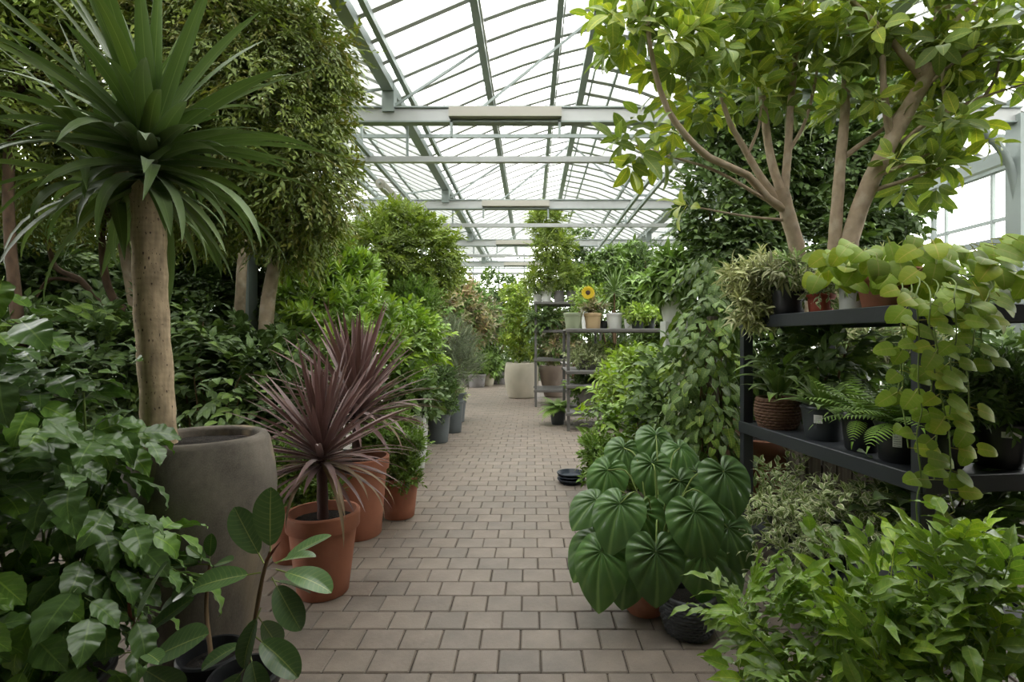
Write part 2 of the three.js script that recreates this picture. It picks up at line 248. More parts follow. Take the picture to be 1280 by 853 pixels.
// twig of leaves along a direction; pushes single leaves into list
function twig(list, sp, p, dir, up, len, n, scale = 1) {
  const tw = sp.twig ?? {}, ar = tw.arr ?? 'alt', z = dir.clone().normalize(), x = new THREE.Vector3().crossVectors(up, z).normalize(), y = new THREE.Vector3().crossVectors(z, x);
  const sag = tw.sag ?? 0.25, spread = tw.spread ?? 0.9, tone = Math.floor(R() * sp.tints.length);
  for (let i = 0; i < n; i++) {
    const t = (i + 0.5) / n, q = p.clone().addScaledVector(z, len * t); q.y -= sag * len * t * t;
    let a = ar === 'whorl' ? i * 2.399 : ar === 'alt' ? (i % 2 ? 0 : Math.PI) + rr(-0.4, 0.4) : (i % 2) * Math.PI + (i >> 1) * (tw.decuss ? Math.PI / 2 : 0.35);
    const open = spread * (1 - 0.55 * t) * rr(0.8, 1.2);
    const side = x.clone().multiplyScalar(Math.cos(a)).addScaledVector(y, Math.sin(a) * (ar === 'alt' ? 0.45 : 1));
    const d = z.clone().multiplyScalar(Math.cos(open)).addScaledVector(side, Math.sin(open)); d.y -= tw.droop ?? 0.15; d.normalize();
    const u = ar === 'whorl' ? z.clone().multiplyScalar(0.8).addScaledVector(up, 0.6) : up.clone().multiplyScalar(0.9).addScaledVector(V(rr(-1, 1), rr(-0.3, 1), rr(-1, 1)), 0.35);
    list.push({ m: frame(q, d, u, scale * rr(0.75, 1.12) * (ar === 'whorl' ? 1 : 1 - 0.25 * Math.abs(t - 0.45)), rr(-0.25, 0.25)), g: Math.floor(R() * sp.geos.length), t: clamp(tone + (R() < 0.3 ? (R() < 0.5 ? -1 : 1) : 0), 0, sp.tints.length - 1) });
  }
}
// points near the skin of a set of ellipsoids {c, r: [x, y, z]}
function crownPoints(blobs, n, shell = 0.45, opts = {}) {
  const out = [], wts = blobs.map((b) => (b.w ?? 1) * (b.r[0] * b.r[1] + b.r[1] * b.r[2] + b.r[0] * b.r[2])), tot = wts.reduce((a, b) => a + b, 0); let guard = n * 30;
  const eye = camera.position;
  while (out.length < n && guard-- > 0) {
    let k = R() * tot, i = 0; while (k > wts[i] && i < blobs.length - 1) k -= wts[i++];
    const b = blobs[i], d = rdir(); const lump = 1 + 0.22 * nz(d.x * 2.1 + b.c.x, d.y * 2.1 + b.c.y, d.z * 2.1 + b.c.z);
    const r = (1 - shell * Math.pow(R(), 1.4)) * lump, p = V(b.c.x + d.x * b.r[0] * r, b.c.y + d.y * b.r[1] * r, b.c.z + d.z * b.r[2] * r);
    if (p.y < (opts.floor ?? 0.05) || p.y > roofY(p.x) - (opts.under ?? 0.3)) continue;
    let inside = false; for (const o of blobs) if (o !== b && ((p.x - o.c.x) / o.r[0]) ** 2 + ((p.y - o.c.y) / o.r[1]) ** 2 + ((p.z - o.c.z) / o.r[2]) ** 2 < 0.3) { inside = true; break; }
    if (inside && R() < 0.85) continue;
    const nrm = V(d.x / b.r[0], d.y / b.r[1], d.z / b.r[2]).normalize();
    if (opts.front && nrm.dot(eye.clone().sub(p).normalize()) < -0.3 && R() < 0.7) continue;
    out.push({ p, n: nrm });
  }
  return out;
}
const UP = V(0, 1, 0);
function roofY(x) { const s = ((x + 1.665) % 4.865 + 4.865) % 4.865, k = 1 - Math.abs(s - 2.4325) / 2.4325; return EYE + 3.0 + 0.885 * Math.sin(k * Math.PI / 2); }  // underside of the arched roof
function crownLeaves(list, sp, blobs, n, { shell = 0.45, len = 0.25, per = 6, rise = 0.35, jitter = 0.7, scale = 1, front = false, floor = 0.05, ceil } = {}) {
  for (const { p, n: o } of crownPoints(blobs, n, shell, { front, floor, ceil })) {
    const dir = o.clone().addScaledVector(UP, rise).addScaledVector(rdir(), jitter).normalize(), up = UP.clone().multiplyScalar(0.8).addScaledVector(o, 0.5).addScaledVector(rdir(), 0.3).normalize();
    twig(list, sp, p.clone().addScaledVector(dir, -len * 0.4), dir, up, len * rr(0.7, 1.25), per, scale);
  }
}
// many small leaves: copies of ready-made twigs (a mass nobody could count)
function twigShapes(sp, { len = 0.22, per = 8, kinds = 3, scale = 1 } = {}) {
  return Array.from({ length: kinds }, () => {
    const l = []; twig(l, sp, V(0, 0, 0), V(0, 0, 1), UP, len, per, scale);
    const g = l.map((e) => sp.geos[e.g].clone().applyMatrix4(e.m)); const st = tube([V(0, 0, 0), V(0, -0.06 * len, len * 0.5), V(0, -(sp.twig?.sag ?? 0.25) * len, len)], [0.0035, 0.0025, 0.001], 3); const u = st.attributes.uv; for (let i = 0; i < u.count; i++) u.setXY(i, 0.5, 0.02); g.push(st);
    return mergeGeometries(g);
  });
}
function crownMass(root, sp, shapes, blobs, n, { shell = 0.5, rise = 0.35, jitter = 0.8, size = [0.8, 1.25], front = true, name = 'foliage', floor = 0.05, ceil, tints } = {}) {
  const pts = crownPoints(blobs, n, shell, { front, floor, ceil }), back = new THREE.Matrix4().makeTranslation(-root.position.x, -root.position.y, -root.position.z), c = new THREE.Color(), T = tints ?? sp.tints;
  shapes.forEach((g, k) => {
    const mine = pts.filter((_, i) => i % shapes.length === k); if (!mine.length) return;
    const im = shade(new THREE.InstancedMesh(g, sp.white, mine.length)); im.name = name; im.userData.kind = 'stuff';
    mine.forEach(({ p, n: o }, i) => {
      const dir = o.clone().addScaledVector(UP, rise).addScaledVector(rdir(), jitter).normalize(), up = UP.clone().multiplyScalar(0.8).addScaledVector(o, 0.5).addScaledVector(rdir(), 0.35).normalize(), s = rr(...size);
      im.setMatrixAt(i, back.clone().multiply(frame(p.clone().addScaledVector(dir, -0.08 * s), dir, up, s, rr(-0.6, 0.6))));
      const t = T[Math.floor(R() * T.length)], v = rr(0.88, 1.12); Array.isArray(t) ? c.setRGB(t[0] * v, t[1] * v, t[2] * v) : c.setRGB(t * v, t * v, t * v); im.setColorAt(i, c);
    }); root.add(im);
  });
}
const blob = (px, py, d, rx, ry, rz, w) => ({ c: at(px, py, d), r: [rx, ry, rz ?? rx], w });
function branches(root, from, blobs, mat, { r = 0.02, per = 5, name = 'branch', r1 = 0.004 } = {}) {  // limbs reaching into the crown
  const g = []; for (const b of blobs) for (let i = 0; i < per; i++) { const d = rdir(); const e = V(b.c.x + d.x * b.r[0] * 0.75, b.c.y + d.y * b.r[1] * 0.7, b.c.z + d.z * b.r[2] * 0.75), m = from.clone().lerp(b.c, 0.6).addScaledVector(rdir(), 0.12 * b.r[0]); g.push(limb([local(root, from), local(root, m), local(root, e)], r, r1, 6, 5)); }
  const m = part(name, mergeGeometries(g), mat, root); m.userData.kind = 'stuff'; return m;
}
// pots
function pot(root, { r = 0.15, b = 0.11, h = 0.28, rim = 0.05, lip = 0.012, t = 0.015, mat = MAT.terracotta, soil = true, y = 0, x = 0, z = 0, belly = 0, depth = 0.05, name = 'pot', seg = 36 }) {
  const P = [[0.001, 0.004], [b - 0.008, 0], [b, 0.01]]; const n = belly ? 12 : 3; const top = h - rim;
  for (let i = 1; i <= n; i++) { const k = i / n; P.push([lerp(b, r - lip, k) + belly * Math.sin(Math.PI * Math.pow(k, 0.9)), lerp(0.01, rim ? top : h, k)]); }
  const last = P[P.length - 1][0];
  if (!rim) P.push([last - t * 0.3, h + 0.006], [last - t, h], [last - t - 0.004, h - depth - 0.03]);
  else P.push([last - t, top], [last - t - 0.005, h - depth - 0.03]);
  const body = part(name, lathe(P, seg, 0.6), mat, root); body.position.set(x, y, z);
  if (rim) { const q = r; const ring = part('rim', lathe([[last - t, top - 0.002], [q - 0.003, top], [q, top + 0.006], [q + 0.002, h - 0.008], [q - 0.004, h], [q - t, h], [q - t - 0.004, h - 0.01], [last - t, top - 0.002]], seg, 0.5), mat, body); }
  if (soil) { const s = part('soil', disc(last - t * 0.8, h - depth, 0.012), MAT.soil, root); s.position.set(x, y, z); }
  return body;
}
// ------------------------------------------------------------------ the greenhouse: floor, roof, walls
const ZNEAR = 3, ZDECK = 2.0, ZFAR = 21.6, XL = -6.545, XR = 8.065;        // extents in metres (ZNEAR behind the camera)
{
  const ground = part('ground_outside', new THREE.CircleGeometry(160, 48), std([0.16, 0.17, 0.13], { roughness: 1 }), scene); ground.rotation.x = -Math.PI / 2; ground.position.y = -0.12;
  ground.userData = { label: 'pale open ground outside beyond the glass walls', category: 'ground', kind: 'structure' };
  const fl = structure('floor', 'taupe grey block paving in running bond along the aisle', 'floor');
  const slab = part('joint_sand', box(XR - XL + 0.3, 0.1, ZFAR + ZNEAR + 0.2, (XL + XR) / 2, -0.059, -(ZFAR - ZNEAR) / 2), std([0.055, 0.047, 0.038], { roughness: 1, bumpMap: rep(spotTex, 60, 90), bumpScale: 0.004 }), fl);
  // paving blocks: 204 x 184 mm, courses across the aisle
  const BW = 0.2045, BD = 0.184, BH = 0.055, J = 0.0045, Z0 = 2.453, X0 = -0.363;
  const tex = dataTex(512, 512, (u, v) => { const a = tile(u, v, 4, 6), f = nz(u * 240, v * 240) * 0.16 + nz(u * 110, v * 110, 4) * 0.12, st = clamp(tile(u + 0.4, v + 0.1, 3, 4) * 2 - 0.45, 0, 1), pit = nz(u * 95, v * 95, 9) > 0.62 ? 0.62 : 1; const c = mulc([0.205, 0.172, 0.142], (1 + 0.5 * a + f) * pit); return mixc(c, [0.13, 0.115, 0.10], st * 0.55); }, true);
  const bump = dataTex(256, 256, (u, v) => clamp(0.5 + 0.5 * tile(u, v, 9, 5) + 0.2 * nz(u * 120, v * 120), 0, 1));
  const bumpR = rep(bump, 2.2);
  const shapes = Array.from({ length: 6 }, (_, k) => {
    const g = bevelBox(BW - J, BH, BD - J, 0.006), u = g.attributes.uv, p = g.attributes.position; seed(k + 1);
    const ou = rr(0, 1), ov = rr(0, 1); for (let i = 0; i < u.count; i++) u.setXY(i, u.getX(i) * 1.6 + ou, u.getY(i) * 1.6 + ov);
    for (let i = 0; i < p.count; i++) { const sx = p.getX(i), sz = p.getZ(i), d = 0.0022 * nz(Math.sign(sx) * 3 + k, Math.sign(sz) * 5, k * 2.7); p.setX(i, sx + d); p.setZ(i, sz + 0.0022 * nz(Math.sign(sx) * 5, Math.sign(sz) * 3 + k, k)); }
    return g;
  });
  const tones = [[0.9, 0.9, 0.9], [0.95, 0.94, 0.93], [1, 0.98, 0.96], [1.05, 1.03, 1.0], [1.06, 1.03, 1.01], [0.98, 0.95, 0.92]];
  const mats = tones.map((t) => std(t, { map: tex, roughness: 0.52, bumpMap: bumpR, bumpScale: 0.003 })), plain = std([1, 1, 1], { map: tex, roughness: 0.52, bumpMap: bumpR, bumpScale: 0.003 });
  seed(5); const all = [];
  for (let r = -20; r < 104; r++) {
    const z = Z0 + (r + 0.5) * BD; if (z > ZFAR - 0.1 || z < -ZNEAR + 0.1) continue;
    for (let c = -18; c < 24; c++) { const x = X0 + (c + 0.5 + (r & 1 ? 0.5 : 0)) * BW + rr(-0.0015, 0.0015); if (x < -3.9 || x > 4.6) continue; const e = V(x, -BH / 2 + rr(-0.0016, 0.0012), -z); all.push({ e, k: Math.floor(R() * 6), t: Math.floor(R() * 6), q: new THREE.Quaternion().setFromEuler(new THREE.Euler(rr(-0.004, 0.004), rr(-0.006, 0.006), rr(-0.004, 0.004))) }); }
  }
  const clear = (e) => { const d = -e.z; if (d < 2.3) return false; const x = CX + e.x * F / d, left = d < 3 ? 375 : d < 4.6 ? 440 - (4.6 - d) * 30 : lerp(520, 585, clamp((d - 4.6) / 9, 0, 1)), right = d < 2.7 ? 945 : d < 5.2 ? lerp(790, 715, (d - 2.7) / 2.5) : 735; return x > left && x < right; };
  const near = all.filter((b) => clear(b.e)).sort((a, b) => b.e.z - a.e.z).slice(0, 300), set = new Set(near);
  for (const b of near) { const m = part('paving_block', shapes[b.k], mats[b.t], fl); m.position.copy(b.e); m.quaternion.copy(b.q); m.castShadow = false; }
  const rest = all.filter((b) => !set.has(b)), c = new THREE.Color();
  shapes.forEach((g, k) => { const o = rest.filter((b) => b.k === k), im = shade(new THREE.InstancedMesh(g, plain, o.length)); im.name = 'paving'; im.userData.kind = 'stuff'; o.forEach((b, i) => { im.setMatrixAt(i, M4(b.e, b.q)); im.setColorAt(i, c.setRGB(...tones[b.t])); }); fl.add(im); });
}
// cross-section of one arched roof span, measured from its left gutter (0, 0)
const SPAN = 4.865, GY = EYE + 3.0, ARCH = [[0, 0], [0.55, 0.237], [1.09, 0.47], [1.55, 0.64], [1.99, 0.776], [2.4325, 0.885], [2.875, 0.80], [3.315, 0.69], [3.775, 0.51], [4.315, 0.25], [4.865, 0]];
const PITCH = 0.41, BAR0 = 0.18;
function roofSpan(name, label, x0, most) {
  const root = structure(name, label, 'roof'), z0 = ZDECK, z1 = ZFAR, A = ARCH.map(([x, y]) => V(x0 + x, GY + y, 0));
  const pur = (i, w, h, dy = 0, mat = MAT.steel, nm = 'purlin', dx = 0) => part(nm, beamGeo(V(A[i].x + dx, A[i].y - h / 2 - 0.03 + dy, -z0), V(A[i].x + dx, A[i].y - h / 2 - 0.03 + dy, -z1), w, h), mat, root);
  pur(2, 0.08, 0.09); pur(4, 0.07, 0.08); pur(5, 0.10, 0.12, 0, MAT.steel, 'ridge_beam'); pur(6, 0.03, 0.05); pur(8, 0.055, 0.07);
  pur(2, 0.02, 0.03, -0.06, MAT.alu, 'rail', 0.06); pur(4, 0.015, 0.025, -0.05, MAT.alu, 'rail', 0.05); pur(5, 0.02, 0.03, -0.06, MAT.steel, 'rail', 0.13);
  const strips = [[0, 1, 2], [2, 3, 4], [4, 5], [5, 6, 7, 8], [8, 9, 10]], panes = [], barG = [];
  // one glazing bar over the whole arch; one pane per bay and strip
  const arc = mergeGeometries(A.slice(1).map((b, i) => beamGeo(A[i], b, i > 4 ? 0.1 : 0.066, i > 4 ? 0.15 : 0.09)));
  const paneShapes = strips.map((s) => {
    const pos = [], idx = [], uv = []; s.forEach((k, j) => { const p = A[k], y = p.y + 0.012; for (const [dz, dy] of [[0.024, 0], [PITCH - 0.024, 0]]) { pos.push(p.x, y, -dz); uv.push(dz, j); } if (j) { const a = j * 2 - 2; idx.push(a, a + 2, a + 1, a + 1, a + 2, a + 3); } });
    const g = new THREE.BufferGeometry(); g.setAttribute('position', new THREE.Float32BufferAttribute(pos, 3)); g.setAttribute('uv', new THREE.Float32BufferAttribute(uv, 2)); g.setIndex(idx); g.computeVertexNormals(); return g;
  });
  const n = Math.floor((z1 - z0 + ZNEAR * 2) / PITCH), left = [];
  for (let z = ZDECK + 0.02; z < ZFAR - PITCH; z += PITCH) {
    const seen = z > 3 && z < 20;
    if (seen && most) { const m = part('glazing_bar', arc, MAT.alu, root); m.position.z = -z; } else left.push(z);
    strips.forEach((s, k) => panes.push({ z, k }));
  }
  if (left.length) { const im = shade(new THREE.InstancedMesh(arc, MAT.alu, left.length)); left.forEach((z, i) => im.setMatrixAt(i, M4(V(0, 0, -z)))); im.name = 'glazing_bar'; im.userData.kind = 'stuff'; root.add(im); }
  panes.sort((a, b) => a.z - b.z);
  panes.forEach((p, i) => { if (i >= most) return; const m = part('pane', paneShapes[p.k], MAT.glass, root); m.position.z = -p.z; });
  const rest = panes.slice(most); paneShapes.forEach((g, k) => { const o = rest.filter((p) => p.k === k); if (!o.length) return; const im = shade(new THREE.InstancedMesh(g, MAT.glass, o.length)); o.forEach((p, i) => im.setMatrixAt(i, M4(V(0, 0, -p.z)))); im.name = 'glazing'; im.userData.kind = 'stuff'; root.add(im); });
  return root;
}
roofSpan('ceiling', 'arched glass roof span with steel ridge beam above the aisle', -1.665, 230);
roofSpan('ceiling_left', 'arched glass roof span over the weeping figs and yucca', -1.665 - SPAN, 100);
roofSpan('ceiling_right', 'arched glass roof span over the black rack and pale trunked trees', -1.665 + SPAN, 60);
{
  const gut = (x, label, k) => { const g = structure('trim_' + k, label, 'gutter'); part('gutter', beamGeo(V(x, GY - 0.06, -ZDECK), V(x, GY - 0.06, -ZFAR), 0.13, 0.11), MAT.steel, g); part('side_rail', beamGeo(V(x + 0.17, GY + 0.0, -ZDECK), V(x + 0.17, GY + 0.0, -ZFAR), 0.055, 0.075), MAT.steel, g); part('lip', beamGeo(V(x - 0.075, GY - 0.005, -ZDECK), V(x - 0.075, GY - 0.005, -ZFAR), 0.02, 0.03), MAT.alu, g); };
  gut(-1.665, 'grey green steel valley gutter running the length of the aisle roof', 1); gut(-1.665 + SPAN, 'steel valley gutter above the pale trunked trees', 2);
  gut(XL, 'steel eaves gutter above the glass wall behind the weeping figs', 3); gut(XR, 'steel eaves gutter above the glass wall behind the black rack', 4);
  // trusses: tie beam with a strip fitting, web struts, lower pipe, columns
  const zs = [6.2, 10.3, 14.4, 18.5];
  zs.forEach((z, i) => {
    const t = structure('truss' + (i ? '_00' + i : ''), ['first pale tie beam truss crossing the aisle with a strip fitting', 'second tie beam truss down the aisle, beyond the first one', 'third tie beam truss above the cream planter', 'tie beam truss next to the far glass gable'][i], 'roof truss');
    const Y = EYE + 2.62;
    part('tie_beam', beamGeo(V(-3.33, Y, -z), V(5.72, Y, -z), 0.07, 0.17), MAT.alu, t); part('beam_flange', beamGeo(V(-3.33, Y + 0.085, -z), V(5.72, Y + 0.085, -z), 0.12, 0.018), MAT.steel, t);
    part('beam_flange', beamGeo(V(-3.33, Y - 0.085, -z), V(5.72, Y - 0.085, -z), 0.12, 0.018), MAT.steel, t);
    part('strip_fitting', beamGeo(V(-0.95, Y - 0.0, -z + 0.09), V(0.35, Y - 0.0, -z + 0.09), 0.09, 0.11), MAT.cream, t);
    for (const x of [-0.93, 0.33]) part('bracket', box(0.03, 0.3, 0.04, x, Y - 0.12, -z + 0.04), MAT.steel, t);
    part('cross_pipe', beamGeo(V(XL + 0.1, EYE + 2.41, -z - 0.9), V(XR - 0.1, EYE + 2.41, -z - 0.9), 0.07, 0.075), MAT.alu, t); part('cross_rail', beamGeo(V(XL + 0.1, EYE + 2.92, -z - 1.4), V(XR - 0.1, EYE + 2.92, -z - 1.4), 0.035, 0.05), MAT.steel, t);
    for (const x of [-3.05, -2.28, -1.665, 2.0, 3.2]) { part('hanger', beamGeo(V(x, EYE + 2.41, -z - 0.9), V(x, GY - 0.05, -z - 0.9), 0.03, 0.03), MAT.steel, t); }
    for (const [xa, ya, xb, yb] of [[-3.33, 2.7, -1.665, 2.95], [-1.665, 2.7, -0.6, 3.4], [3.2, 2.7, 2.1, 3.4], [3.2, 2.95, 5.72, 2.7], [-0.6, 2.7, 0.767, 3.8], [0.767, 3.8, 2.1, 2.7]]) part('strut', beamGeo(V(xa, EYE + ya, -z), V(xb, EYE + yb, -z), 0.022, 0.026), MAT.steel, t);
    for (const x of [-3.33, 5.72]) {
      part('column', box(0.13, Y, 0.2, x, Y / 2, -z), MAT.steel, t); part('base_plate', box(0.3, 0.02, 0.3, x, 0.01, -z), MAT.steel, t);
      const s = x < 0 ? 1 : -1; part('haunch', tube(smooth([V(x, Y - 1.0, -z), V(x + s * 0.16, Y - 0.45, -z), V(x + s * 0.75, Y + 0.12, -z)], 8), 0.06, 4), MAT.steel, t);
    }
    for (const x of [-1.665, 3.2]) part('saddle', box(0.14, 0.34, 0.14, x, Y + 0.2, -z), MAT.steel, t);
  });
  const rail = (x, y, lab, k) => { const g = structure('trim_' + k, lab, 'rail'); for (const d of [0, 0.22]) part('rail', beamGeo(V(x + d, y + d * 0.1, -6.2), V(x + d, y + d * 0.1, -ZFAR + 0.2), 0.05, 0.06), MAT.steel, g); for (let z = 7.2; z < 21; z += 2.05) part('rail_tie', box(0.26, 0.03, 0.04, x + 0.11, y + 0.06, -z), MAT.steel, g); };
  rail(-2.4, EYE + 2.46, 'pair of hanging rails over the cordylines and weeping figs', 5); rail(1.82, EYE + 2.46, 'pair of hanging rails over the plant tables', 6);
  { const g = structure('trim_7', 'steel side beams between the columns past the rack', 'beam'); for (const [y, w, h] of [[3.75, 0.09, 0.16], [2.75, 0.06, 0.08], [2.2, 0.05, 0.06]]) part('beam', beamGeo(V(5.72, y, -6.3), V(5.72, y, -18.4), w, h), MAT.steel, g); for (let z = 7.5; z < 18; z += 1.37) part('post', box(0.05, 1.6, 0.05, 5.72, 3.0, -z), MAT.steel, g); }
  const sc = thing('rolled_screen', 'rolled beige shade screen hung along the rail over the round leafy trees', 'shade screen', V(-2.29, EYE + 2.36, -9.6));
  part('roll', new THREE.CylinderGeometry(0.075, 0.075, 3.8, 20).rotateX(Math.PI / 2).translate(0, 0, -0.3), MAT.cream, sc); part('roller_tube', new THREE.CylinderGeometry(0.02, 0.02, 3.94, 10).rotateX(Math.PI / 2).translate(0, 0, -0.3), MAT.alu, sc); part('bottom_bar', beamGeo(V(0.06, -0.08, 1.6), V(0.06, -0.08, -2.2), 0.03, 0.025), MAT.alu, sc);
  // walls of glass with mullions on a low kerb
  const wall = (name, label, a, b, gable) => {
    const root = structure(name, label, 'glass wall'), d = b.clone().sub(a), L = d.length(); d.normalize(); const n = Math.round(L / 1.02), step = L / n, H = GY - 0.1;
    part('kerb', beamGeo(a.clone().setY(0.2), b.clone().setY(0.2), 0.14, 0.4), std([0.3, 0.29, 0.27]), root);
    for (const y of [0.42, 1.5, 2.6, 3.6, H]) part('transom', beamGeo(a.clone().setY(y), b.clone().setY(y), 0.05, 0.06), MAT.steel, root);
    for (let i = 0; i <= n; i++) { const p = a.clone().addScaledVector(d, i * step); let top = H; if (gable) { const x = ((p.x - XL) % SPAN + SPAN) % SPAN; for (let k = 1; k < ARCH.length; k++) if (x <= ARCH[k][0] + 1e-6) { top = GY + lerp(ARCH[k - 1][1], ARCH[k][1], (x - ARCH[k - 1][0]) / (ARCH[k][0] - ARCH[k - 1][0])) - 0.07; break; } } part('mullion', beamGeo(p.clone().setY(0.4), p.clone().setY(Math.max(top, H)), 0.045, 0.06), MAT.steel, root); }
    const ys = [0.42, 1.5, 2.6, 3.6, H]; for (let i = 0; i < n; i++) for (let k = 0; k < 4; k++) { const p = a.clone().addScaledVector(d, (i + 0.5) * step).setY((ys[k] + ys[k + 1]) / 2); const g = new THREE.PlaneGeometry(step - 0.03, ys[k + 1] - ys[k] - 0.03), m = part('pane', g, MAT.glass, root); m.position.copy(p); m.rotation.y = Math.atan2(-d.z, d.x); }
    if (gable) for (let s = 0; s < 3; s++) { const sh = new THREE.Shape(ARCH.map(([x, y]) => new THREE.Vector2(x, y - 0.04))), m = part('gable_pane', new THREE.ShapeGeometry(sh), MAT.glass, root); m.position.set(XL + s * SPAN, GY, a.z); for (const y of [0.3]) part('gable_rail', beamGeo(V(XL + s * SPAN + 0.7, GY + y, a.z), V(XL + (s + 1) * SPAN - 0.7, GY + y, a.z), 0.05, 0.05), MAT.steel, root); }
  };
  wall('wall_back', 'far glass gable wall closing the aisle', V(XL, 0, -ZFAR), V(XR, 0, -ZFAR), true);
  // the solid entrance building that the aisle starts from: it shades the near end of the paving
  const solid = std([0.30, 0.29, 0.27], { roughness: 0.9 });
  const wf = structure('wall_front', 'plain rendered wall of the entrance building at the start of the aisle', 'wall'); part('wall_panel', box(XR - XL, GY + 0.1, 0.2, (XL + XR) / 2, (GY + 0.1) / 2, ZNEAR), solid, wf);
  const dk = structure('ceiling_entrance', 'flat solid ceiling of the entrance building over the start of the aisle', 'ceiling'); part('deck', box(XR - XL + 0.2, 0.16, ZNEAR + ZDECK, (XL + XR) / 2, GY + 0.12, (ZNEAR - ZDECK) / 2), solid, dk);
  for (const [x, nm] of [[XL, 'wall_entrance_left'], [XR, 'wall_entrance_right']]) { const w = structure(nm, x < 0 ? 'solid side wall of the entrance building behind the ruffled leaf shrub' : 'solid side wall of the entrance building behind the glossy shrub', 'wall'); part('wall_panel', box(0.2, GY + 0.1, ZNEAR + ZDECK, x, (GY + 0.1) / 2, (ZNEAR - ZDECK) / 2), solid, w); }
  wall('wall_left', 'glass side wall behind the yucca and figs', V(XL, 0, -ZDECK), V(XL, 0, -ZFAR), false);
  wall('wall_right', 'glass side wall behind the black plant rack', V(XR, 0, -ZDECK), V(XR, 0, -ZFAR), false);
}
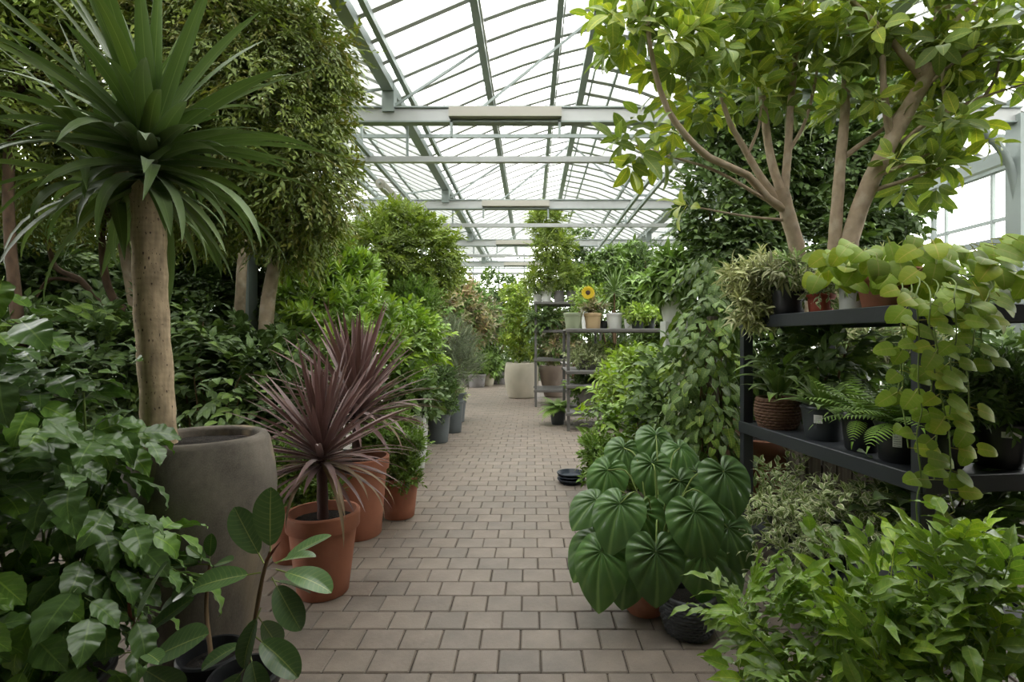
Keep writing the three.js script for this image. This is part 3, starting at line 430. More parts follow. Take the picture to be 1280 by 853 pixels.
// ------------------------------------------------------------------ species
seed(77);
const SP = {
  fig: species({ shapes: [{ L: 0.075, W: 0.034, prof: acumin, nu: 3, bend: 0.6, fold: 0.3 }, { L: 0.065, W: 0.032, prof: acumin, nu: 3, bend: 0.3, fold: 0.45 }], tex: { base: [0.125, 0.195, 0.030], dark: [0.075, 0.13, 0.022], vein: [0.2, 0.27, 0.07], veins: 0, mid: 0.06 }, tints: [0.85, 1, 1.12, [1.4, 1.3, 0.95], [1.35, 1.0, 0.8]], look: { gloss: 0.5, coatR: 0.32 }, twig: { arr: 'alt', droop: 0.35, sag: 0.5, spread: 1.0 } }),
  figBright: species({ shapes: [{ L: 0.085, W: 0.04, prof: acumin, nu: 3, bend: 0.5, fold: 0.3 }], tex: { base: [0.17, 0.27, 0.030], dark: [0.09, 0.17, 0.022], vein: [0.25, 0.34, 0.08], veins: 0, mid: 0.06 }, tints: [0.75, 1, [1.3, 1.2, 0.9]], look: { gloss: 0.45 }, twig: { arr: 'alt', droop: 0.25, sag: 0.4, spread: 1.0 } }),
  coffee: species({ shapes: [0, 1, 2].map((k) => ({ L: 0.165, W: 0.105, prof: (t) => acumin(t) * (1 + 0.06 * Math.sin(t * Math.PI * 2 * 5.5 + k)), fold: 0.16, bend: 0.75 + 0.25 * k, nu: 18, nv: 2, wave: 0.004, waveN: 3.5, pleat: 0.0035, pleatN: 5.5, sweep: 0.1, stalk: 0.03 })), tex: { base: [0.058, 0.14, 0.022], dark: [0.028, 0.082, 0.015], vein: [0.10, 0.2, 0.045], veins: 8, veinAmt: 0.3, mid: 0.05 }, tints: [0.85, 1, 1.15, [1.8, 1.7, 1.0]], look: { gloss: 0.85, coatR: 0.2, through: 0.22 }, twig: { arr: 'alt', droop: 0.45, sag: 0.35, spread: 1.1 } }),
  glossy: species({ shapes: [0, 1].map((k) => ({ L: 0.135, W: 0.058, prof: acumin, fold: 0.35, bend: 0.7 + 0.3 * k, nu: 8, nv: 1, stalk: 0.015, wave: 0.004, waveN: 2.2 })), tex: { base: [0.14, 0.265, 0.020], dark: [0.07, 0.165, 0.016], vein: [0.21, 0.31, 0.06], veins: 8, veinAmt: 0.35, mid: 0.05 }, tints: [0.8, 1.05, 1.3, [1.85, 1.65, 0.9]], look: { gloss: 0.7, coatR: 0.24, through: 0.36 }, twig: { arr: 'alt', droop: 0.2, sag: 0.2, spread: 1.0 } }),
  dark: species({ shapes: [{ L: 0.11, W: 0.06, prof: acumin, fold: 0.2, bend: 0.6, nu: 4, nv: 1 }, { L: 0.12, W: 0.065, prof: oval, fold: 0.3, bend: 0.8, nu: 4, nv: 1 }], tex: { base: [0.060, 0.12, 0.026], dark: [0.034, 0.082, 0.020], vein: [0.12, 0.2, 0.06], veins: 7, veinAmt: 0.3 }, tints: [0.88, 1, 1.12, [1.6, 1.5, 0.95]], look: { gloss: 0.45, coatR: 0.3, through: 0.25 }, twig: { arr: 'alt', droop: 0.35, sag: 0.4, spread: 1.0 } }),
  rosette: species({ shapes: [{ L: 0.125, W: 0.042, prof: (t) => Math.pow(Math.max(0, Math.sin(Math.PI * Math.pow(t, 1.15))), 0.8), fold: 0.3, bend: 0.45, nu: 5 }], tex: { base: [0.16, 0.30, 0.022], dark: [0.095, 0.21, 0.020], vein: [0.28, 0.4, 0.07], veins: 0, mid: 0.07 }, tints: [0.7, 0.95, 1.15, [1.4, 1.25, 0.8]], look: { gloss: 0.6, coatR: 0.3, through: 0.33 }, twig: { arr: 'whorl', droop: 0.0, sag: 0.0, spread: 1.0 } }),
  ficus: species({ shapes: [0, 1, 2].map((k) => ({ L: 0.19, W: 0.088, prof: (t) => oval(t), fold: 0.22, bend: 0.35 + 0.3 * k, nu: 8, nv: 1, stalk: 0.035 })), tex: { base: [0.15, 0.25, 0.030], dark: [0.085, 0.17, 0.024], vein: [0.3, 0.37, 0.1], veins: 9, veinAmt: 0.3, mid: 0.05 }, tints: [0.7, 1, [1.25, 1.15, 0.9], [1.75, 1.45, 0.8]], look: { gloss: 0.4, coatR: 0.35, through: 0.42 }, twig: { arr: 'whorl', droop: 0.25, sag: 0.1, spread: 1.35 } }),
  pothos: species({ shapes: [0, 1, 2].map((k) => ({ L: 0.108, W: 0.09, prof: (t) => t < 0.2 ? 0.55 + 0.45 * Math.sin(t / 0.2 * Math.PI / 2) : Math.pow(Math.cos((t - 0.2) / 0.8 * Math.PI / 2), 0.52), lobe: 0.06, fold: 0.14, bend: 0.45 + 0.25 * k, nu: 9, nv: 2, stalk: 0.04, stalkR: 0.002, cup: 0.1 })), tex: { o_plain: true, base: [0.34, 0.47, 0.026], dark: [0.22, 0.37, 0.022], vein: [0.46, 0.48, 0.09], veins: 5, veinAmt: 0.3, mid: 0.045, mottle: 0.3 }, tints: [0.75, 1, 1.12, [1.35, 1.15, 0.9]], look: { gloss: 0.3, coatR: 0.35, through: 0.3 } }),
  vine: species({ shapes: [0, 1].map((k) => ({ L: 0.088, W: 0.07, prof: heartP, lobe: 0.16, fold: 0.16, bend: 0.5 + 0.4 * k, nu: 6, nv: 1, stalk: 0.03 })), tex: { base: [0.075, 0.15, 0.032], dark: [0.042, 0.095, 0.024], vein: [0.19, 0.27, 0.1], veins: 5, veinAmt: 0.4 }, tints: [0.8, 1.05, 1.3, [1.8, 1.65, 0.9]], look: { gloss: 0.4, coatR: 0.32, through: 0.26 }, twig: { arr: 'alt', droop: 0.75, sag: 0.7, spread: 1.1 } }),
  philo: species({ hearts: [0, 1, 2].map((k) => ({ L: 0.30, bend: 0.8 + 0.45 * k, cup: 0.5 + 0.3 * k })), tex: { base: [0.088, 0.195, 0.028], dark: [0.05, 0.135, 0.022], vein: [0.20, 0.34, 0.085] }, tints: [0.85, 1.05, 1.25], look: { gloss: 0.85, coatR: 0.22, through: 0.25 } }),
  rubber: species({ shapes: [0, 1, 2].map((k) => ({ L: 0.235, W: 0.125, prof: (t) => Math.pow(Math.max(0, Math.sin(Math.PI * Math.pow(t, 0.95))), 0.62), fold: 0.22 + 0.08 * k, bend: 0.15 + 0.3 * k, nu: 20, nv: 3, pleat: 0.0014, pleatN: 9.5, sweep: 0.08, stalk: 0.05, stalkR: 0.004 })), tex: { base: [0.058, 0.128, 0.038], dark: [0.036, 0.095, 0.030], vein: [0.20, 0.28, 0.1], veins: 11, veinAmt: 0.22, angle: 0.4, mid: 0.032, w: 128, h: 256 }, tints: [0.75, 1, 1.2], look: { gloss: 0.9, coatR: 0.25, through: 0.14 } }),
  small: species({ shapes: [{ L: 0.05, W: 0.02, prof: lance, nu: 3, bend: 0.4 }], tex: { base: [0.12, 0.23, 0.025], dark: [0.065, 0.15, 0.02], vein: [0.22, 0.33, 0.07], veins: 0 }, tints: [0.85, 1, 1.15], look: { gloss: 0.4 }, twig: { arr: 'whorl', droop: 0.05, sag: 0.1, spread: 0.9 } }),
  yew: species({ shapes: [{ L: 0.05, W: 0.02, prof: lance, nu: 3, bend: 0.4 }], tex: { base: [0.062, 0.13, 0.024], dark: [0.036, 0.09, 0.02], vein: [0.13, 0.21, 0.06], veins: 0 }, tints: [0.85, 1, 1.2], look: { gloss: 0.4 }, twig: { arr: 'whorl', droop: 0.05, sag: 0.1, spread: 0.9 } }),
  olive: species({ shapes: [{ L: 0.05, W: 0.011, prof: lance, nu: 2, bend: 0.2 }], tex: { o_plain: true, base: [0.26, 0.31, 0.17], dark: [0.15, 0.20, 0.10], vein: [0.27, 0.3, 0.2], veins: 0 }, tints: [0.7, 1, 1.35], look: { gloss: 0.15, coatR: 0.5 }, twig: { arr: 'opp', droop: 0, sag: 0.1, spread: 0.7 } }),
  croton: species({ shapes: [{ L: 0.13, W: 0.05, prof: lance, nu: 4, bend: 0.6 }], tex: { o_plain: true, base: [0.30, 0.33, 0.09], dark: [0.15, 0.21, 0.04], vein: [0.52, 0.45, 0.28], veins: 6, veinAmt: 0.5, patch: [0.58, 0.44, 0.34], mid: 0.09 }, tints: [0.8, 1.1, [1.2, 1.0, 0.95], [0.6, 1.05, 0.5]], look: { gloss: 0.5 }, twig: { arr: 'whorl', droop: 0.15, sag: 0.1, spread: 1.1 } }),
  varieg: species({ shapes: [{ L: 0.062, W: 0.03, prof: acumin, nu: 4, bend: 0.5 }, { L: 0.055, W: 0.028, prof: oval, nu: 4, bend: 0.7 }], tex: { base: [0.11, 0.19, 0.055], dark: [0.075, 0.145, 0.04], vein: [0.24, 0.3, 0.13], veins: 5, veinAmt: 0.3, edge: [0.66, 0.66, 0.42], edgeW: 0.3 }, tints: [0.9, 1.1, 1.25], look: { gloss: 0.5 }, twig: { arr: 'opp', droop: 0.15, sag: 0.15, spread: 1.1, decuss: true } }),
  cream: species({ shapes: [{ L: 0.10, W: 0.02, prof: lance, nu: 5, bend: 1.0 }], tex: { o_plain: true, base: [0.50, 0.48, 0.24], dark: [0.24, 0.30, 0.09], vein: [0.58, 0.55, 0.36], veins: 0, mid: 0.2, edge: [0.2, 0.28, 0.07], edgeW: 0.12 }, tints: [1.1, 1.35, 1.5], look: { gloss: 0.3 }, twig: { arr: 'whorl', droop: 0.25, sag: 0.4, spread: 1.2 } }),
  broad: species({ shapes: [{ L: 0.2, W: 0.075, prof: acumin, nu: 6, bend: 0.9, fold: 0.3 }], tex: { base: [0.12, 0.23, 0.035], dark: [0.065, 0.15, 0.025], vein: [0.24, 0.35, 0.1], veins: 8, veinAmt: 0.3 }, tints: [0.7, 1, 1.3], look: { gloss: 0.6 }, twig: { arr: 'whorl', droop: 0.1, sag: 0.1, spread: 1.2 } }),
  lime: species({ shapes: [{ L: 0.085, W: 0.04, prof: acumin, nu: 4, bend: 0.8 }], tex: { base: [0.22, 0.36, 0.03], dark: [0.12, 0.24, 0.025], vein: [0.33, 0.45, 0.08], veins: 5, veinAmt: 0.3 }, tints: [0.65, 1, 1.2], look: { gloss: 0.5, through: 0.35 }, twig: { arr: 'whorl', droop: 0.15, sag: 0.2, spread: 1.2 } }),
  frond: species({ shapes: [{ L: 0.04, W: 0.013, prof: (t) => 1 - t * 0.85, nu: 2, bend: 0.4 }], tex: { base: [0.14, 0.27, 0.03], dark: [0.08, 0.19, 0.025], vein: [0.24, 0.36, 0.08], veins: 0 }, tints: [0.65, 0.95, 1.25], look: { gloss: 0.3, through: 0.33 } }),
};
const TW = { fig: twigShapes(SP.fig, { len: 0.30, per: 11, kinds: 4 }), figBright: twigShapes(SP.figBright, { len: 0.26, per: 10 }), dark: twigShapes(SP.dark, { len: 0.28, per: 8 }), rosette: twigShapes(SP.rosette, { len: 0.10, per: 12 }), small: twigShapes(SP.small, { len: 0.15, per: 13 }), yew: twigShapes(SP.yew, { len: 0.15, per: 13 }), olive: twigShapes(SP.olive, { len: 0.2, per: 14 }), croton: twigShapes(SP.croton, { len: 0.16, per: 9 }), varieg: twigShapes(SP.varieg, { len: 0.15, per: 9 }), cream: twigShapes(SP.cream, { len: 0.1, per: 9 }), broad: twigShapes(SP.broad, { len: 0.14, per: 8 }), lime: twigShapes(SP.lime, { len: 0.16, per: 8 }), glossy: twigShapes(SP.glossy, { len: 0.26, per: 8 }), vine: twigShapes(SP.vine, { len: 0.3, per: 7 }), coffee: twigShapes(SP.coffee, { len: 0.3, per: 7 }) };
const bladeTex = (o) => leafTex({ veins: 0, mid: 0.05, mottle: 0.2, streak: 0.25, w: 64, h: 128, ...o });
const yuccaTex = bladeTex({ base: [0.082, 0.152, 0.034], dark: [0.05, 0.108, 0.027], vein: [0.12, 0.2, 0.07], edge: [0.11, 0.17, 0.06], edgeW: 0.06 });
const yuccaMats = leafMats(yuccaTex, [0.9, 1, 1.1, [1.2, 1.12, 0.95]], { gloss: 0.5, coatR: 0.35, through: 0.2 });
const cordTex = bladeTex({ o_plain: true, base: [0.19, 0.095, 0.082], dark: [0.105, 0.052, 0.048], vein: [0.24, 0.12, 0.10], edge: [0.20, 0.12, 0.10], edgeW: 0.1 });
const cordMats = leafMats(cordTex, [0.9, 1, 1.1, [1.08, 1.12, 1.0]], { gloss: 0.65, coatR: 0.3, through: 0.22 });
const cordDry = leafMats(bladeTex({ o_plain: true, base: [0.32, 0.22, 0.13], dark: [0.19, 0.14, 0.075], vein: [0.3, 0.22, 0.13] }), [1, 1.15], { gloss: 0.25, through: 0.25 });
const strapMats = leafMats(bladeTex({ base: [0.16, 0.27, 0.05], dark: [0.09, 0.19, 0.03], vein: [0.3, 0.38, 0.14] }), [0.7, 1, 1.2], { gloss: 0.4, through: 0.3 });

// a head of strap leaves: dir by elevation and turn, each blade with its own arch
function strapHead(root, c, n, { L = [0.5, 0.7], W = 0.045, el = [-0.5, 1.5], droop = [0.3, 1.3], mats, axis = 0.2, fold = 0.35, nu = 9, lean = V(0, 0, 0), turn0 = 0, name = 'leaf', wild = 0.12 }) {
  for (let i = 0; i < n; i++) {
    const k = i / (n - 1), e = lerp(el[0], el[1], Math.pow(k, 0.85)) + rr(-wild, wild), a = turn0 + i * 2.39996 + rr(-0.15, 0.15), len = rr(...L) * (k < 0.12 ? 0.8 : k > 0.88 ? 0.8 : 1);
    const d = V(Math.cos(a) * Math.cos(e), Math.sin(e), Math.sin(a) * Math.cos(e)).add(lean).normalize(), p = c.clone().addScaledVector(UP, (k - 0.5) * axis).addScaledVector(V(d.x, 0, d.z), 0.02);
    const bend = lerp(droop[1], droop[0], k) * rr(0.72 - wild, 1.13 + wild) * Math.max(0.25, Math.cos(e));
    const g = leafGeo({ L: len, W: W * rr(0.8, 1.15), prof: strapP, fold, bend, nu, nv: 1, twist: rr(-0.2, 0.2) - wild * rr(-1.5, 1.5) });
    const m = part(name, g, mats[Math.floor(R() * R() * 0.999 * mats.length + (k < 0.1 ? 0 : R())) % mats.length], root); m.applyMatrix4(frame(local(root, p), d, UP.clone().addScaledVector(d, 0.01), 1, rr(-0.3, 0.3)));
  }
}
// a fern: each frond one part, rachis and leaflets
function fern(root, c, n, { L = 0.4, el = [0.3, 1.3], droop = 1.3, size = 1, most = 40, turn0 = 0 }) {
  for (let i = 0; i < n; i++) {
    const e = lerp(el[0], el[1], i / n) + rr(-0.1, 0.1), a = turn0 + i * 2.4 + rr(-0.2, 0.2), len = L * rr(0.75, 1.1), g = []; let p = V(0, 0, 0); const N = 15;
    for (let k = 0; k < N; k++) { const t = k / N, th = droop * t, d = V(0, -Math.sin(th), Math.cos(th)), w = 2.0 * size * Math.sin(Math.PI * Math.min(0.97, 0.16 + 0.82 * t)) ** 0.8; for (const s of [-1, 1]) g.push(SP.frond.geos[0].clone().applyMatrix4(frame(p, V(s, -0.15, 0).addScaledVector(d, 0.35), V(0, Math.cos(th), Math.sin(th)), w * len / 0.4))); p = p.clone().addScaledVector(d, len / N); }
    g.push(SP.frond.geos[0].clone().applyMatrix4(frame(p, V(0, -Math.sin(droop), Math.cos(droop)), UP, size)));
    const m = part('frond', mergeGeometries(g), SP.frond.mats[Math.floor(R() * 3)], root);
    m.applyMatrix4(frame(local(root, c), V(Math.cos(a) * Math.cos(e), Math.sin(e), Math.sin(a) * Math.cos(e)), UP));
  }
}
// ------------------------------------------------------------------ left side of the aisle
{ // weeping figs filling the corner behind the yucca
  seed(101);
  const mk = (label, base, trunk, blobs, n, r, tints) => {
    const t = thing('weeping_fig', label, 'tree', base, 'weeping figs'); const top = trunk[trunk.length - 1];
    part('trunk', limb(trunk.map((p) => local(t, p)), r, r * 0.7, 14, 9, 0.08), MAT.bark, t); branches(t, top, blobs, MAT.barkDark, { r: r * 0.5, per: 5 });
    crownMass(t, SP.fig, TW.fig, blobs, n, { shell: 0.55, rise: -0.1, jitter: 0.8, tints });
    return t;
  };
  const b1 = floorAt(333, 5.0);
  mk('tall weeping fig with a bare leaning trunk beside the steel column', b1, [b1, at(332, 430, 5.0), at(336, 370, 5.0), at(347, 310, 5.0), at(345, 230, 4.9)], [blob(340, 130, 4.7, 0.62, 0.72, 0.6), blob(385, 215, 4.8, 0.36, 0.5, 0.5), blob(300, 210, 5.0, 0.7, 0.7, 0.5), blob(380, 70, 4.7, 0.38, 0.5, 0.45), blob(290, 40, 4.6, 0.6, 0.5, 0.5), blob(345, 10, 4.6, 0.4, 0.35, 0.4), blob(370, 285, 5.0, 0.34, 0.28, 0.35)], 3600, 0.075);
  const b2 = floorAt(170, 5.0);
  const t2 = mk('weeping fig with several crooked branching stems behind the yucca trunk', b2, [b2, at(178, 430, 5.0), at(172, 400, 5.0), at(160, 340, 5.0), at(150, 280, 4.9)], [blob(150, 90, 4.6, 0.8, 0.85, 0.6), blob(60, 190, 4.7, 0.75, 0.7, 0.6), blob(220, 220, 5.2, 0.7, 0.65, 0.5), blob(30, 60, 4.5, 0.75, 0.75, 0.6), blob(220, 60, 4.6, 0.5, 0.6, 0.5)], 3200, 0.06);
  for (const [pts, r] of [[[[178, 420, 5], [135, 390, 4.95], [100, 350, 5], [70, 335, 5], [60, 300, 5.0]], 0.035], [[[172, 400, 5], [190, 350, 5.0], [186, 310, 5.0], [195, 260, 5.0]], 0.045], [[[175, 405, 5], [140, 370, 5], [128, 320, 5], [130, 270, 5.0]], 0.04], [[[100, 352, 5], [62, 350, 4.95], [40, 380, 4.9]], 0.02]]) part('stem', limb(pts.map((p) => local(t2, at(...p))), r, r * 0.6, 12, 7, 0.1), MAT.barkDark, t2);
  const b3 = floorAt(296, 5.9);
  mk('slim brown stemmed weeping fig behind the steel column', b3, [b3, at(296, 450, 5.9), at(300, 380, 5.9), at(304, 300, 6)], [blob(290, 260, 6.5, 0.8, 0.7, 0.5), blob(180, 300, 6.5, 0.9, 0.6, 0.5), blob(390, 300, 6.4, 0.4, 0.5, 0.4), blob(60, 310, 6.3, 0.9, 0.7, 0.5)], 2000, 0.07);
  seed(102); const b4 = floorAt(30, 4.0), t4 = thing('weeping_fig', 'yellow green leafy fig arching over the yucca crown', 'tree', b4, 'weeping figs'), bl = [blob(50, -10, 4.2, 0.75, 0.4, 0.5), blob(190, -30, 4.4, 0.6, 0.32, 0.45), blob(-40, 110, 4.0, 0.5, 0.6, 0.5)];
  part('trunk', limb([b4, at(30, 500, 4), at(10, 250, 4.05), at(20, 60, 4.1)].map((p) => local(t4, p)), 0.05, 0.03, 12, 7, 0.1), MAT.barkDark, t4); branches(t4, at(15, 120, 4.1), bl, MAT.barkDark, { r: 0.02, per: 4 });
  crownMass(t4, SP.figBright, TW.figBright, bl, 950, { ceil: 4.42, rise: 0, shell: 0.7 });
}
{ // dried flower head hanging in the fig
  seed(103); const p = at(372, 296, 5.05), t = thing('dried_flower_head', 'brown dried flower head hanging below the leaning fig', 'flower', p); const g = [];
  for (let i = 0; i < 60; i++) { const k = i / 60, a = i * 2.4, d = V(0.5, Math.cos(a) * 0.7, Math.sin(a) * 0.7); g.push(leafGeo({ L: 0.07, W: 0.028, nu: 3, bend: 0.5 }).applyMatrix4(frame(V((k - 0.5) * 0.2, 0, 0), d, UP))); }
  const b = part('bracts', mergeGeometries(g), std([0.24, 0.12, 0.06], { side: THREE.DoubleSide, roughness: 0.9 }), t); b.userData.kind = 'stuff'; part('stalk', limb([V(-0.12, 0, 0), V(0.05, 0, 0), V(0.22, -0.01, -0.1), V(0.3, 0.12, -0.3)], 0.012, 0.006, 8, 5), MAT.stemBrown, t);
}
// shrubs: a pot or planting bag, a few stems, a crown of leaves
function shrub(name, label, category, base, sp, tw, blobs, n, { potOpts = { r: 0.16, b: 0.12, h: 0.28, mat: MAT.black, lip: 0.006, rim: 0.03 }, stems = 5, mat = MAT.stemBrown, group, mass = {}, sd = 1, y = 0, stemR = 0.011, single = 0, singleOpts = {}, most = 300 } = {}) {
  seed(sd); const t = thing(name, label, category, base, group); if (potOpts) pot(t, potOpts);
  const top = (potOpts ? potOpts.h : 0) - 0.05; const foot = V(base.x, base.y + top, base.z);
  for (let i = 0; i < stems; i++) { const b = blobs[i % blobs.length], e = b.c.clone().addScaledVector(V(b.r[0] * rr(-0.6, 0.6), b.r[1] * rr(-0.2, 0.6), b.r[2] * rr(-0.6, 0.6)), 1), m = foot.clone().lerp(e, 0.5).add(V(rr(-0.06, 0.06), 0.05, rr(-0.06, 0.06))); part('stem', limb([foot.clone().add(V(rr(-0.04, 0.04), 0, rr(-0.04, 0.04))), m, e].map((p) => local(t, p)), stemR, stemR * 0.4, 8, 5), mat, t); }
  if (n) crownMass(t, sp, tw, blobs, n, mass);
  if (single) { const l = []; crownLeaves(l, sp, blobs, single, singleOpts); emitLeaves(t, sp, l, { most }); }
  return t;
}
const P_BLACK = (r, h) => ({ r, b: r * 0.78, h, mat: MAT.black, lip: 0.006, rim: 0.03 });
// dark understorey between the fig trunks and the planter
shrub('evergreen_shrub', 'dark glossy evergreen shrub just behind the concrete planter', 'shrub', floorAt(250, 4.3), SP.dark, TW.dark, [blob(255, 470, 4.3, 0.36, 0.45, 0.35), blob(230, 420, 4.4, 0.26, 0.28, 0.3), blob(285, 500, 4.2, 0.3, 0.35, 0.3)], 0, { sd: 201, stems: 6, single: 130, singleOpts: { len: 0.26, per: 7, shell: 0.6 } });
shrub('evergreen_shrub', 'low dark evergreen shrub between planter and purple cordyline', 'shrub', floorAt(345, 4.7), SP.dark, TW.dark, [blob(345, 480, 4.75, 0.4, 0.38, 0.35), blob(310, 450, 4.9, 0.35, 0.3, 0.3), blob(350, 530, 4.5, 0.35, 0.35, 0.3)], 420, { sd: 202, mass: { front: true } });
shrub('evergreen_shrub', 'tall deep green evergreen mass behind the branching fig stems', 'shrub', floorAt(120, 6.6), SP.dark, TW.dark, [blob(120, 390, 6.3, 1.2, 0.75, 0.5), blob(45, 380, 5.6, 0.7, 0.9, 0.4), blob(240, 390, 6.6, 0.9, 0.9, 0.5)], 1900, { sd: 203, mass: {} });
shrub('evergreen_shrub', 'shadowy evergreen shrub behind the leaning fig trunk', 'shrub', floorAt(360, 6.8), SP.dark, TW.dark, [blob(350, 390, 6.9, 0.75, 1.0, 0.5), blob(410, 430, 6.7, 0.5, 0.7, 0.4)], 900, { sd: 204, mass: {} });
shrub('evergreen_shrub', 'knee high evergreen shrub hidden at the foot of the branching fig', 'shrub', floorAt(120, 4.3), SP.dark, TW.dark, [blob(130, 470, 4.4, 0.7, 0.55, 0.4), blob(40, 480, 4.3, 0.5, 0.6, 0.4)], 620, { sd: 205, mass: {} });
// bright pittosporum-like shrub with leaf rosettes
shrub('rosette_shrub', 'bright yellow green shrub with upright leaf rosettes behind the cordylines', 'shrub', floorAt(420, 5.6), SP.rosette, TW.rosette, [blob(400, 385, 5.3, 0.36, 0.36, 0.34), blob(450, 375, 5.6, 0.33, 0.38, 0.34), blob(430, 425, 5.3, 0.5, 0.32, 0.4), blob(475, 415, 5.7, 0.3, 0.32, 0.3)], 0, { sd: 210, stems: 8, single: 150, most: 300, singleOpts: { len: 0.11, per: 12, rise: 0.9, jitter: 0.45, shell: 0.6 }, potOpts: P_BLACK(0.2, 0.34) });
shrub('rosette_shrub', 'mid green rosette shrub rising beside the leaning fig trunk', 'shrub', floorAt(400, 6.2), SP.rosette, TW.rosette, [blob(410, 335, 6.3, 0.4, 0.25, 0.35), blob(385, 370, 6.2, 0.35, 0.4, 0.35), blob(440, 350, 6.4, 0.35, 0.35, 0.35)], 420, { sd: 211, stems: 6, mass: { rise: 0.9, jitter: 0.4 }, potOpts: P_BLACK(0.2, 0.34) });
// clipped round trees further down
shrub('round_tree', 'round crowned bright green tree in front of the far gutter', 'tree', floorAt(490, 7.8), SP.figBright, TW.figBright, [blob(470, 320, 7.6, 0.55, 0.5, 0.55), blob(520, 318, 7.9, 0.6, 0.6, 0.55), blob(545, 330, 8.1, 0.36, 0.45, 0.4), blob(500, 285, 7.9, 0.5, 0.3, 0.45)], 1500, { sd: 212, stems: 6, stemR: 0.035, mass: { rise: 0.3 }, potOpts: P_BLACK(0.24, 0.4) });
shrub('round_tree', 'small clipped green tree with a dense ball crown under the round tree', 'tree', floorAt(520, 7.3), SP.rosette, TW.small, [blob(517, 378, 7.4, 0.33, 0.3, 0.33)], 0, { sd: 213, stems: 4, stemR: 0.02, potOpts: P_BLACK(0.17, 0.3) });
crownMass(scene.children[scene.children.length - 1], SP.small, TW.small, [blob(517, 378, 7.4, 0.36, 0.33, 0.33)], 420, { rise: 0.5, size: [1, 1.5] });
shrub('leafy_bush', 'tall leafy bush filling the gap behind the second cordyline', 'bush', floorAt(480, 6.6), SP.glossy, TW.glossy, [blob(480, 440, 6.7, 0.45, 0.5, 0.4), blob(515, 430, 7.0, 0.35, 0.45, 0.35), blob(490, 500, 6.5, 0.35, 0.4, 0.35)], 520, { sd: 214, mass: {} });
shrub('croton', 'pink and cream flecked croton beside the round crowned tree', 'shrub', floorAt(570, 10.2), SP.croton, TW.croton, [blob(570, 385, 10.2, 0.5, 0.55, 0.45), blob(590, 405, 10.6, 0.42, 0.45, 0.4), blob(555, 400, 9.9, 0.4, 0.4, 0.4)], 520, { sd: 215, potOpts: P_BLACK(0.2, 0.36) });
shrub('croton', 'yellow pink croton in the corner before the far glass wall', 'shrub', floorAt(562, 12.8), SP.croton, TW.croton, [blob(600, 400, 12.6, 0.5, 0.6, 0.45), blob(585, 380, 12.6, 0.5, 0.5, 0.45)], 420, { sd: 216, potOpts: P_BLACK(0.2, 0.36), mass: { tints: [0.7, 1, [0.6, 1.1, 0.5], [0.5, 0.9, 0.4]] } });

{ // concrete planter with the yucca
  seed(301); const c = floorAt(252, 2.58), t = thing('potted_yucca', 'tall yucca with a thick bare trunk in a large grey concrete planter', 'potted plant', c);
  const h = EYE - (543 - CY) / F * 2.58, prof = [[0.001, 0.005], [0.19, 0], [0.2, 0.02], [0.24, 0.2], [0.29, 0.45], [0.325, 0.68], [0.335, 0.82], [0.325, 0.93], [0.30, h - 0.03], [0.286, h - 0.006], [0.272, h], [0.255, h - 0.004], [0.245, h - 0.02], [0.25, h - 0.12]];
  part('planter', lathe(prof, 64, 0), MAT.concrete, t); part('soil', disc(0.255, h - 0.05, 0.012), MAT.soil, t);
  const tr = [at(198, 556, 2.55), at(197, 500, 2.55), at(190, 400, 2.56), at(187, 320, 2.57), at(186, 255, 2.58), at(188, 215, 2.6)].map((p) => local(t, p)); const P = smooth(tr, 26);
  part('trunk', tube(P, P.map((_, i) => 0.072 + 0.008 * Math.max(0, 1 - i / 4) + 0.003 * Math.sin(i * 1.9) - (i > 23 ? (i - 23) * 0.024 : 0)), 20), MAT.yuccaBark, t);
  seed(302); const head = at(188, 205, 2.6);
  strapHead(t, head, 54, { L: [0.6, 0.82], W: 0.078, el: [-0.75, 0.4], droop: [0.8, 1.1], mats: yuccaMats, axis: 0.22, nu: 11, fold: 0.28, wild: 0.3 });
  strapHead(t, head.clone().add(V(0.02, 0.10, 0.02)), 52, { L: [0.68, 0.98], W: 0.08, el: [0.05, 1.3], droop: [0.15, 1.2], mats: yuccaMats, axis: 0.16, nu: 11, turn0: 1.1, fold: 0.28, wild: 0.3 });
  strapHead(t, head.clone().add(V(-0.3, 0.0, -0.14)), 36, { L: [0.55, 0.82], W: 0.074, el: [-0.5, 1.2], droop: [0.4, 1.2], mats: yuccaMats, axis: 0.2, nu: 10, turn0: 2.2, fold: 0.28, wild: 0.3 });
  strapHead(t, head.clone().add(V(0.0, -0.02, 0.03)), 26, { L: [0.35, 0.6], W: 0.075, el: [-0.6, 0.7], droop: [0.8, 1.2], mats: yuccaMats, axis: 0.14, nu: 10, turn0: 0.6, fold: 0.28, wild: 0.3 });
  part('branch', limb([local(t, at(187, 250, 2.58)), local(t, head.clone().add(V(-0.15, -0.1, -0.08))), local(t, head.clone().add(V(-0.28, 0.02, -0.14)))], 0.05, 0.04, 8, 8), MAT.yuccaBark, t);
}
